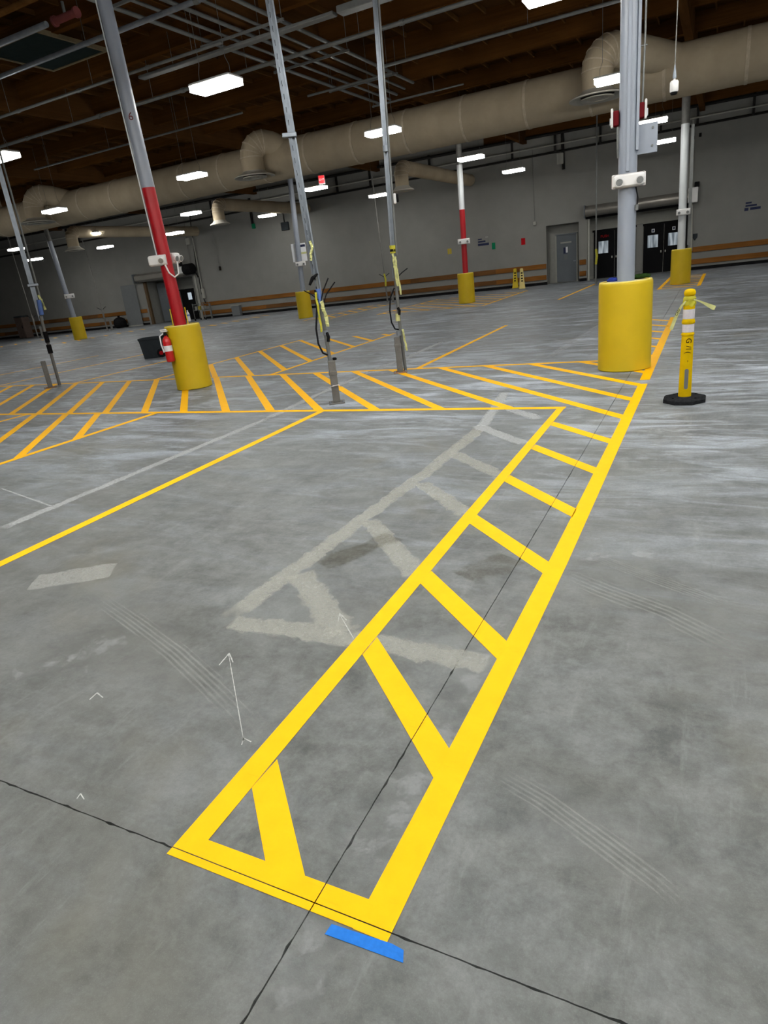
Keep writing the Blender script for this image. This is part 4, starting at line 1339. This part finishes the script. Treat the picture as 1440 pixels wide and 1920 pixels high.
MB().lathe([(0, 0), (.068, 0), (.075, .012), (.076, .05), (.076, .36), (.068, .405), (.045, .435), (.026, .45), (.026, .47)], 26).build('cylinder', 'firered', t, smooth=45)
MB().lathe([(.0767, .19), (.0767, .29)], 26).build('label_wrap', 'paper', t, smooth=45)
obox(dL, sL, .0, .074, -.03, .03, .22, .24, .002)
MB().lathe([(.030, .468), (.032, .50), (.026, .525), (0, .53)], 16).build('valve', 'black', t, smooth=45)
obox(dL, sL, -.02, .02, -.075, .055, .535, .553, .006).build('lever', 'white', t)
obox(dL, sL, -.02, .02, -.08, .04, .562, .582, .006).build('carry_handle', 'white', t)
MB().path([at_col(None, dL, sL, .0, -.03, .51), at_col(None, dL, sL, .02, -.10, .47), at_col(None, dL, sL, .02, -.105, .32), at_col(None, dL, sL, .03, -.085, .18)], .013, 8).build('hose', 'paper', t, smooth=60)
obox(dL, sL, -.085, -.07, -.04, .07, .12, .48, .004).build('wall_bracket', 'maroon', t)
# on the right guard: blue cloth and green pad
c = gz(1149, 527, 1.2)
t = thing('blue_cloth', 'crumpled dark blue cloth on the rim of the right column guard', 'cloth', (c.x, c.y, 1.193))
rr = random.Random(4)
mb = MB()
mb.lathe([(0, .0), (.07, .002), (.078, .02), (.055, .042), (.025, .05), (0, .046)], 16)
mb.v = [(x * 1.0 + rr.uniform(-.006, .006), y * .55 + rr.uniform(-.005, .005), z + (rr.uniform(-.006, .008) if z > .01 else 0)) for x, y, z in mb.v]
mb.build('cloth', 'bluecloth', t, smooth=70)
c = gz(1202, 521, 1.19)
t = thing('scrub_pad', 'round green scrubbing pad lying on the right column guard', 'pad', (c.x, c.y, 1.190))
mb = MB()
mb.lathe([(0, 0), (.11, .0), (.125, .012), (.12, .03), (.09, .042), (.04, .046), (0, .044)], 26)
mb.v = [(x + rr.uniform(-.005, .005), y + rr.uniform(-.005, .005), z + (rr.uniform(-.008, .012) if z > .01 else 0)) for x, y, z in mb.v]
mb.build('pad', 'moss', t, smooth=70)

# ------------------------------------------------------------------ strut poles that drop power to the floor
def frame_for(g):
    d = toC(g)
    s = Vector((-d.y, d.x))
    if s.dot(RT.xy) < 0:
        s = -s
    return d, s
def stub(parent, d, s, a, b, h, w, plate=.16, plate_m='steel', band=None):
    obox(d, s, a - w / 2, a + w / 2, b - w / 2, b + w / 2, .012, h, .008).build('stanchion', 'steel', parent)
    obox(d, s, a - plate, a + plate, b - plate * .9, b + plate * .9, 0.0, .014, .004).build('base_plate', plate_m, parent)
    for e in (-1, 1):
        c = at_col(None, d, s, a + .12 * plate / .16, b + e * plate * .72, .014)
        MB().path([c, c + Vector((0, 0, .03))], .013, 6).build('anchor_bolt', 'galv', parent)
    for zz in (band or []):
        obox(d, s, a - w / 2 - .006, a + w / 2 + .006, b - w / 2 - .006, b + w / 2 + .006, zz, zz + .05, .004).build('collar', 'steel', parent)
def strut(parent, d, s, p0, p1, w, dp, mat='galv', slots=None):
    """U channel between two points, open towards the viewer, with slots down its left flange"""
    p0, p1 = Vector(p0), Vector(p1)
    def sl(a0, a1, b0, b1, nm, m_):
        vs = []
        for p in (p0, p1):
            for a, b in ((a0, b0), (a0, b1), (a1, b1), (a1, b0)):
                vs.append(p + Vector((d.x * a + s.x * b, d.y * a + s.y * b, 0)))
        MB().add(vs, [(3, 2, 1, 0), (4, 5, 6, 7)] + [(i, (i + 1) % 4, 4 + (i + 1) % 4, 4 + i) for i in range(4)]).build(nm, m_, parent)
    sl(-dp, -dp + .006, -w / 2, w / 2, 'channel_web', mat)
    sl(-dp, 0, -w / 2, -w / 2 + .006, 'channel_flange', mat)
    sl(-dp, 0, w / 2 - .006, w / 2, 'channel_flange', mat)
    sl(-.006, 0, -w / 2, -w / 2 + w * .27, 'channel_lip', mat)
    sl(-.006, 0, w / 2 - w * .27, w / 2, 'channel_lip', mat)
    if slots:
        n = int((p1 - p0).length / slots)
        mb = MB()
        for k in range(n):
            c = p0.lerp(p1, (k + .5) / n)
            q = [c + Vector((d.x * a + s.x * b, d.y * a + s.y * b, zz)) for zz in (-.03, .03) for a, b in ((.001, -w * .44), (.001, -w * .32), (.004, -w * .32), (.004, -w * .44))]
            mb.add(q, [(3, 2, 1, 0), (4, 5, 6, 7)] + [(i, (i + 1) % 4, 4 + (i + 1) % 4, 4 + i) for i in range(4)])
        o = mb.build('slots', 'ink', parent)
        o['kind'] = 'stuff'
def tape(label, g, pts, w, mat='tapeyel', side=None, name='caution_tape'):
    o = thing(name, label, 'tape', (g[0], g[1], 0), 0, 'scraps of caution tape')
    k = []
    for i, p in enumerate(pts):
        k.append(Vector(p))
    fine = []
    for a, b in zip(k, k[1:]):
        for q in range(4):
            fine.append(a.lerp(b, q / 4))
    fine.append(k[-1])
    rr_ = random.Random(len(label))
    for i in range(1, len(fine) - 1):
        fine[i] += Vector((rr_.uniform(-1, 1), rr_.uniform(-1, 1), 0)) * .006
    MB().ribbon(fine, w, side=lambda i: Vector((RT.x, RT.y, 0)).normalized() + Vector((FW.x, FW.y, 0)) * math.sin(i * .9) * .9).build('strip', mat, o)
    return o
def colpts(g, d, s, lst):
    return [at_col(None, d, s, a, b, z) for a, b, z in lst]
# pole with twin strut in the middle (p2)
g2 = gz(632, 755)
d2_, s2_ = frame_for(g2)
top2 = gy(505, 0, g2.y)
def lean(g, top):
    return lambda z: Vector(((top.x - g.x) * z / top.z, (top.y - g.y) * z / top.z, z))
l2 = lean(g2, top2)
t2 = thing('strut_pole', 'slotted steel strut pole on a tall stanchion in the middle, left of two', 'strut pole', (g2.x, g2.y, 0), 0, 'power drop poles')
stub(t2, d2_, s2_, 0, 0, .60, .105, .125, band=[.40])
MB().path([l2(.45), l2(1.1), l2(1.75)], .027, 14).build('conduit', 'emt', t2, smooth=50)
strut(t2, d2_, s2_, l2(1.35) + at_col(None, d2_, s2_, .02, .01, 0), l2(7.0) + at_col(None, d2_, s2_, .02, .01, 0), .075, .05, 'galv', .14)
strut(t2, d2_, s2_, l2(1.75) + at_col(None, d2_, s2_, .03, -.035, 0), l2(7.0) + at_col(None, d2_, s2_, .03, -.035, 0), .03, .03, 'galv')
for zz in (.98, 1.42):
    MB().path([l2(zz - .03), l2(zz + .03)], .036, 14).build('coupling', 'galv', t2, smooth=50)
clamp = obox(d2_, s2_, .0, .06, -.12, .06, zat(g2, 545, 252) - .025, zat(g2, 545, 252) + .025, .006).build('clamp', 'galv', t2)
clamp.location = l2(3.5).xy.to_3d()
MB().path([l2(.62) + at_col(None, d2_, s2_, .02, .05, 0), l2(.62) + at_col(None, d2_, s2_, .06, .085, 0)], .018, 10).build('knob', 'black', t2)
MB().path([l2(.86) + at_col(None, d2_, s2_, .03, .02, 0), l2(.92) + at_col(None, d2_, s2_, .04, .035, 0), l2(.98) + at_col(None, d2_, s2_, .02, .02, 0)], .022, 10).build('fitting', 'black', t2, smooth=50)
# looped cable
MB().path([l2(1.55) + at_col(None, d2_, s2_, .04, -.04, 0), l2(1.3) + at_col(None, d2_, s2_, .05, -.06, 0), l2(1.05) + at_col(None, d2_, s2_, .05, -.115, 0), l2(.85) + at_col(None, d2_, s2_, .05, -.12, 0), l2(.72) + at_col(None, d2_, s2_, .05, -.08, 0), l2(.68) + at_col(None, d2_, s2_, .03, -.02, 0)], .013, 8).build('looped_cable', 'cable', t2, smooth=60)
for (a, b, z), (a2, b2, zz), (a3, b3, z3) in (((.03, .0, 1.36), (.03, .06, 1.52), (.03, .16, 1.68)), ((.03, .0, 1.28), (.03, .10, 1.48), (.03, .24, 1.62)), ((.03, -.02, 1.42), (.03, -.10, 1.5), (.03, -.19, 1.56))):
    MB().path([l2(z) + at_col(None, d2_, s2_, a, b, 0), l2(zz) + at_col(None, d2_, s2_, a2, b2, 0), l2(z3) + at_col(None, d2_, s2_, a3, b3, 0)], .008, 6).build('loose_wire', 'cable', t2, smooth=60)
MB().path([l2(1.68) + at_col(None, d2_, s2_, .05, -.10, -.06), l2(1.70) + at_col(None, d2_, s2_, .06, -.05, 0), l2(1.72) + at_col(None, d2_, s2_, .05, .03, .03)], [.016, .026, .012], 8).build('cable_end', 'black', t2, smooth=60)
MB().path([l2(1.36), l2(1.56)], .038, 12).build('blue_wrap', 'blueband', t2, smooth=50)
tape('caution tape hanging in a fold on the right of the middle strut pole', g2, [l2(1.40) + at_col(None, d2_, s2_, .05, .015, 0), l2(1.28) + at_col(None, d2_, s2_, .06, .03, 0), l2(1.16) + at_col(None, d2_, s2_, .06, .05, 0), l2(1.06) + at_col(None, d2_, s2_, .06, .05, 0)], .05, 'tapepale')
tape('caution tape hanging on the left of the middle strut pole', g2, [l2(1.52) + at_col(None, d2_, s2_, .06, -.035, 0), l2(1.32) + at_col(None, d2_, s2_, .07, -.045, 0), l2(1.1) + at_col(None, d2_, s2_, .07, -.045, 0), l2(1.0) + at_col(None, d2_, s2_, .07, -.05, 0)], .03, 'tapeyel')
tape('scrap of caution tape knotted high on the middle strut pole', g2, [l2(2.16) + at_col(None, d2_, s2_, .06, .0, 0), l2(2.08) + at_col(None, d2_, s2_, .07, .015, 0), l2(2.0) + at_col(None, d2_, s2_, .07, -.02, 0), l2(1.92) + at_col(None, d2_, s2_, .06, -.03, 0)], .035, 'tapepale')
tape('pale tape tied round the stanchion of the middle strut pole', g2, colpts(g2, d2_, s2_, [(.06, -.085, .24), (.075, -.02, .255), (.075, .05, .26), (.06, .09, .235)]), .02, 'pinkish')
# second pole (p3)
g3 = gz(753, 697)
d3_, s3_ = frame_for(g3)
top3 = gy(703, 0, g3.y)
l3 = lean(g3, top3)
t3 = thing('strut_pole', 'bright steel strut pole with yellow tape, right of the two in the middle', 'strut pole', (g3.x, g3.y, 0), 0, 'power drop poles')
stub(t3, d3_, s3_, .05, -.02, .60, .105, .13, 'rust', band=[.44])
MB().path([l3(.02) + at_col(None, d3_, s3_, -.02, .07, 0), l3(.7) + at_col(None, d3_, s3_, -.02, .03, 0), l3(1.9)], .028, 14).build('conduit', 'emt', t3, smooth=50)
strut(t3, d3_, s3_, l3(1.55), l3(7.0), .075, .05, 'galv')
MB().path([l3(1.9) + at_col(None, d3_, s3_, .01, .055, 0), l3(7.0) + at_col(None, d3_, s3_, .01, .05, 0)], .017, 10).build('conduit', 'emt', t3, smooth=50)
for zz in (.66, 3.45):
    MB().path([l3(zz - .04), l3(zz + .04)], .045, 14).build('coupling', 'galv', t3, smooth=50)
MB().path([l3(1.96), l3(2.0)], .05, 12).build('black_band', 'black', t3, smooth=50)
MB().path([l3(1.4) + at_col(None, d3_, s3_, .04, -.02, 0), l3(1.25) + at_col(None, d3_, s3_, .05, -.10, 0), l3(1.05) + at_col(None, d3_, s3_, .05, -.125, 0), l3(.85) + at_col(None, d3_, s3_, .05, -.11, 0), l3(.74) + at_col(None, d3_, s3_, .05, -.06, 0), l3(.72) + at_col(None, d3_, s3_, .03, .0, 0)], .013, 8).build('looped_cable', 'cable', t3, smooth=60)
MB().path([l3(1.55) + at_col(None, d3_, s3_, .03, .03, 0), l3(1.62) + at_col(None, d3_, s3_, .03, .12, 0), l3(1.68) + at_col(None, d3_, s3_, .03, .22, 0)], .009, 6).build('loose_wire', 'cable', t3, smooth=60)
MB().path([l3(.96) + at_col(None, d3_, s3_, .03, .03, 0), l3(1.03) + at_col(None, d3_, s3_, .035, .04, 0), l3(1.08) + at_col(None, d3_, s3_, .03, .01, 0)], .022, 10).build('fitting', 'black', t3, smooth=50)
for k, (a, b, z0, z1, z2, ww, mt_) in enumerate(((.05, -.01, 1.93, 1.7, 1.42, .036, 'tapepale'), (.05, .03, 1.88, 1.6, 1.28, .032, 'tapepale'), (.05, .07, .72, .55, .36, .036, 'tapepale'))):
    l = ['pale caution tape streamer on the left of the taped strut pole', 'long caution tape streamer on the right of the taped strut pole', 'caution tape hanging low by the stanchion of the taped strut pole'][k]
    tape(l, g3, [l3(z0) + at_col(None, d3_, s3_, a, b, 0), l3((z0 + z1) / 2) + at_col(None, d3_, s3_, a + .02, b + .01, 0), l3(z1) + at_col(None, d3_, s3_, a + .02, b + .02, 0), l3(z2) + at_col(None, d3_, s3_, a + .02, b + .05, 0)], ww, mt_)
tt = thing('caution_tape', 'yellow tape wrapped round the upper taped strut pole', 'tape', (g3.x, g3.y, 0), 0, 'scraps of caution tape')
zz = zat(g3, 741, 467)
MB().path([l3(zz - .06), l3(zz + .06)], [.048, .052], 10).build('wrap', 'tapeyel', tt)
tt = thing('caution_tape', 'pale tape wrapped round the lower taped strut pole', 'tape', (g3.x, g3.y, 0), 0, 'scraps of caution tape')
MB().path([l3(.86), l3(.98)], [.04, .036], 10).build('wrap', 'tapepale', tt)
# small white device on the pole
zz = zat(g3, 742, 373)
t = thing('pole_sensor', 'small white sensor box clipped to the taped strut pole', 'sensor', (g3.x + l3(zz).x, g3.y, 0))
obox(d3_, s3_, -.01, .06, .065, .11, zz - .075, zz + .075, .01).build('housing', 'white', t)
obox(d3_, s3_, -.03, .02, .11, .15, zz - .05, zz + .06, .006).build('lens_hood', 'black', t)
# left pole (p1) and its separate stub
g1 = gz(112, 722)
d1_, s1_ = frame_for(g1)
top1 = gy(0, 322, g1.y)
l1 = lean(g1, top1)
t1 = thing('strut_pole', 'bright steel strut pole at the left edge of the picture', 'strut pole', (g1.x, g1.y, 0), 0, 'power drop poles')
MB().path([l1(.0), l1(.5), l1(1.6)], .035, 12).build('conduit', 'steel', t1, smooth=50)
MB().path([l1(1.0) + at_col(None, d1_, s1_, .03, 0, 0), l1(1.25) + at_col(None, d1_, s1_, .03, 0, 0)], .05, 10).build('sleeve', 'black', t1, smooth=50)
MB().path([l1(.75), l1(.95)], .055, 10).build('fitting', 'black', t1, smooth=50)
strut(t1, d1_, s1_, l1(1.5), l1(7.0), .10, .05, 'galv')
MB().path([l1(1.9) + at_col(None, d1_, s1_, .02, .10, 0), l1(7.0) + at_col(None, d1_, s1_, .02, .10, 0)], .022, 10).build('conduit', 'emt', t1, smooth=50)
clamp = obox(d1_, s1_, -.03, .05, -.09, .14, 2.25, 2.30, .006).build('clamp', 'galv', t1)
clamp.location = l1(2.27).xy.to_3d()
MB().path([l1(1.62) + at_col(None, d1_, s1_, .05, .03, 0), l1(1.95) + at_col(None, d1_, s1_, .05, .06, 0)], .05, 10).build('blue_wrap', 'blueband', t1, smooth=50)
tape('pale tape scrap by the blue wrap on the left strut pole', g1, [l1(2.05) + at_col(None, d1_, s1_, .06, .07, 0), l1(1.9) + at_col(None, d1_, s1_, .08, .12, 0), l1(1.72) + at_col(None, d1_, s1_, .08, .14, 0)], .05, 'tapepale')
gs = gz(95, 727)
dS_, sS_ = frame_for(gs)
t = thing('steel_stanchion', 'short grey steel stanchion on a rusty plate at left', 'stanchion', (gs.x, gs.y, 0))
stub(t, dS_, sS_, 0, 0, .62, .105, .15, 'rust')
# slim far poles
for px, top_px, l in (((1117, 533), (1119, 245), 'slim pale pole with yellow tape before the black doors'),
                      ((727, 567), (703, 375), 'slim far pole seen between the two middle strut poles'),
                      ((202, 620), (160, 470), 'slim far pole right of the smallest column guard'),
                      ((72, 634), (25, 480), 'slim dark far pole by the brown cabinet')):
    g = gz(*px)
    tp_ = gy(top_px[0], top_px[1], g.y)
    ll = lean(g, tp_)
    t = thing('slim_pole', l, 'pole', (g.x, g.y, 0), 0, 'slim far poles')
    MB().path([ll(.0), ll(1.5)], .045, 8).build('lower_pipe', 'emt' if px[0] > 1000 else 'steel', t)
    MB().path([ll(1.5), ll(min(6.9, tp_.z + 1.2))], .03, 8).build('upper_pipe', 'emt' if px[0] > 1000 else 'steel', t)
    d_, s_ = frame_for(g)
    if px[0] < 1000:
        obox(d_, s_, -.1, .0, .22, .36, .0, .75, .01).build('side_stanchion', 'steel', t)
        for k in (-1, 1):
            MB().path([ll(1.3), ll(1.4) + s_.to_3d() * .12 * k, ll(1.5) + s_.to_3d() * .28 * k], .018, 6).build('loose_wire', 'cable', t)
    MB().ribbon([ll(1.5) + d_.to_3d() * .06, ll(1.2) + d_.to_3d() * .07 + s_.to_3d() * .04, ll(.85) + d_.to_3d() * .06], .09, side=s_.to_3d()).build('tape_strip', 'tapeyel' if px[0] > 700 else 'steel', t)

# ------------------------------------------------------------------ delineator post
gD = gz(1283, 752)
dD, sD = frame_for(gD)
t = thing('delineator_post', 'yellow plastic delineator post with two reflective bands on a black base', 'delineator', (gD.x, gD.y, 0))
poly = [(.225 * math.cos(math.pi / 8 + k * math.pi / 4), .225 * math.sin(math.pi / 8 + k * math.pi / 4)) for k in range(8)]
mb = MB()
vs = [(x, y, 0) for x, y in poly] + [(x, y, .038) for x, y in poly] + [(x * .94, y * .94, .05) for x, y in poly] + [(x * .45, y * .45, .058) for x, y in poly]
fs = [tuple(range(7, -1, -1)), tuple(range(24, 32))]
for r_ in range(3):
    for i in range(8):
        j = (i + 1) % 8
        fs.append((r_ * 8 + i, r_ * 8 + j, r_ * 8 + 8 + j, r_ * 8 + 8 + i))
base = mb.add(vs, fs).build('base', 'rubber', t)
for k in range(4):
    a = math.pi / 4 + k * math.pi / 2
    MB().lathe([(0, .053), (.012, .053), (.012, .0595), (0, .0595)], 12, (.155 * math.cos(a), .155 * math.sin(a), 0)).build('lug_hole', 'ink', base)
H_ = 1.16
prof = [(.064, .05), (.064, .10), (.062, .4), (.059, .66), (.057, .70)]
MB().lathe(prof, 32).build('lower_tube', 'post', t, smooth=45)
MB().lathe([(.057, .70), (.064, .705), (.064, .72), (.0565, .725), (.0565, .735)], 32).build('ring', 'post', t, smooth=45)
MB().lathe([(.0575, .735), (.0575, .815)], 32).build('reflective_band', 'reflect', t, smooth=45)
MB().lathe([(.0565, .815), (.064, .825), (.064, .85), (.0565, .86), (.0565, .87)], 32).build('ring', 'post', t, smooth=45)
MB().lathe([(.057, .87), (.057, .965)], 32).build('reflective_band', 'reflect', t, smooth=45)
MB().lathe([(.056, .965), (.056, 1.03), (.046, 1.055), (.036, 1.065), (.034, 1.09), (.05, 1.10), (.056, 1.115), (.056, 1.135), (.046, 1.155), (.02, H_ + .005), (0, H_ + .006)], 32).build('grip_head', 'post', t, smooth=45)
# hand slot near the foot
slot = []
for k in range(8):
    a = math.pi * k / 7
    slot.append((.019 * math.cos(a), .105 + .019 * math.sin(a)))
for k in range(8):
    a = math.pi + math.pi * k / 7
    slot.append((.019 * math.cos(a), -.075 + .019 * math.sin(a)))
def slotmesh(sc__, a0, a1, m_, nm):
    vs = []
    for a in (a0, a1):
        for x, z in slot:
            vs.append(at_col(None, dD, sD, a - abs(x) * .0, .008 + x * sc__, .235 + z * (1 + (sc__ - 1) * .25)))
    n = len(slot)
    MB().add(vs, [tuple(range(n - 1, -1, -1)), tuple(range(n, 2 * n))] + [(i, (i + 1) % n, n + (i + 1) % n, n + i) for i in range(n)]).build(nm, m_, t)
slotmesh(1.3, .05, .0635, 'post', 'slot_lip')
slotmesh(1.0, .05, .0645, 'panelgrey', 'hand_slot')
zc = .235
mtD = Matrix(((0, sD.x, dD.x, dD.x * .0595 + sD.x * .012), (0, sD.y, dD.y, dD.y * .0595 + sD.y * .012), (-1, 0, 0, .53), (0, 0, 0, 1)))
for ch, dx in (('G', -.12), ('/', -.06), ('l', -.035), ('(', .0), ('~', .10)):
    text_part(ch, .075, 'ink', t, mtD @ Matrix.Translation((dx, 0, 0)), .0012)
# caution tape tied round the neck
tn = thing('caution_tape', 'caution tape knotted round the neck of the delineator post', 'tape', (gD.x, gD.y, 0), 0, 'scraps of caution tape')
MB().lathe([(.046, 1.04), (.058, 1.05), (.061, 1.075), (.05, 1.095), (.04, 1.09)], 20).build('knot', 'tapeyel', tn, smooth=50)
mb = MB()
mb.lathe([(.058, 1.005), (.064, 1.02), (.06, 1.05), (.05, 1.06)], 20)
rr = random.Random(9)
mb.v = [(x + rr.uniform(-.006, .006), y + rr.uniform(-.006, .006), z + rr.uniform(-.015, .012)) for x, y, z in mb.v]
mb.build('ruffle', 'tapeyel', tn)
lp = colpts(gD, dD, sD, [(.045, -.03, 1.05), (.05, -.07, 1.01), (.05, -.105, .94), (.05, -.135, .86), (.05, -.16, .785), (.05, -.165, .775)])
MB().ribbon(lp, [.015, .02, .03, .034, .036, .03], side=lambda i: sD.to_3d() + Vector((0, 0, .45))).build('left_tail', 'tapepale', tn)
lp = colpts(gD, dD, sD, [(.045, .04, 1.06), (.05, .08, 1.045), (.05, .13, 1.02), (.05, .18, .99), (.05, .225, .965), (.05, .24, .96)])
MB().ribbon(lp, [.012, .014, .02, .035, .045, .04], side=lambda i: Vector((0, 0, 1)) + sD.to_3d() * .3).build('right_tail', 'tapepale', tn)
mtT = Matrix.Translation(at_col(None, dD, sD, .0545, -.105, .945)) @ Matrix(((sD.x, 0, dD.x, 0), (sD.y, 0, dD.y, 0), (0, 1, 0, 0), (0, 0, 0, 1))) @ Matrix.Rotation(math.radians(66), 4, 'Z')
text_part('CAU', .035, 'ink', tn, mtT, .0012)

# ------------------------------------------------------------------ wheeled bin
gb = gz(291, 670)
t = thing('wheeled_bin', 'dark grey wheeled bin half hidden behind the fire extinguisher', 'bin', (gb.x, gb.y, 0), math.radians(28))
vs = []
for z, a, b in ((.0, .25, .22), (.52, .29, .27), (.56, .31, .29), (.60, .31, .29), (.60, .27, .25), (.1, .22, .19)):
    vs += [(-a, -b, z), (a, -b, z), (a, b, z), (-a, b, z)]
fs = [(3, 2, 1, 0), (20, 21, 22, 23)]
for r_ in range(5):
    for i in range(4):
        j = (i + 1) % 4
        fs.append((r_ * 4 + i, r_ * 4 + j, r_ * 4 + 4 + j, r_ * 4 + 4 + i))
MB().add(vs, fs).build('tub', 'bin', t)
for b in (-.24, .24):
    wh = MB().path([(.30, b - .03, .13), (.30, b + .03, .13)], .13, 20).build('wheel', 'black', t, smooth=40)
    MB().path([(.30, b - .038, .13), (.30, b + .038, .13)], .06, 16).build('hub', 'signred', wh, smooth=40)
MB().path([(.30, -.24, .13), (.30, .24, .13)], .015, 8).build('axle', 'steel', t)
MB().path([(.28, -.2, .57), (.38, -.2, .60), (.38, .2, .60), (.28, .2, .57)], .016, 8).build('handle', 'black', t)

# ------------------------------------------------------------------ hanging pendant switch and exit sign
gp = gy(1264, 163, 9.0)
t = thing('pendant_switch', 'white pendant weight on a cord hanging right of the grey column', 'pendant', (gp.x, gp.y, gp.z))
MB().lathe([(0, -.075), (.03, -.075), (.04, -.05)], 18).build('foot', 'black', t, smooth=40)
MB().lathe([(.04, -.05), (.045, -.04), (.045, .045), (.035, .06), (.012, .065), (.012, .08)], 18).build('body', 'white', t, smooth=40)
MB().lathe([(.018, .08), (.02, .10), (.010, .17), (.004, .22)], 14).build('cone', 'galv', t, smooth=40)
MB().path([(0, 0, .21), (.005, .0, 1.5), (.0, 0, HC - gp.z)], .006, 6).build('cord', 'cord', t)
ge = gy(603, 337, 26.0)
t = thing('exit_sign', 'small red glowing exit sign hanging on a cord below the tan duct', 'exit sign', (ge.x, ge.y, ge.z), math.radians(28))
MB().bbox((-.14, -.04, -.17), (.14, .04, .17), .01).build('housing', 'white', t)
MB().box((-.12, -.045, -.155), (.12, -.039, .155)).build('face', 'exitred', t)
text_part('EXIT', .105, 'exitwhite', t, Matrix.Translation((0, -.047, 0)) @ Matrix.Rotation(math.pi / 2, 4, 'X'), .001)
MB().path([(0, 0, .17), (0, 0, HC - ge.z)], .012, 6).build('cord', 'cord', t)
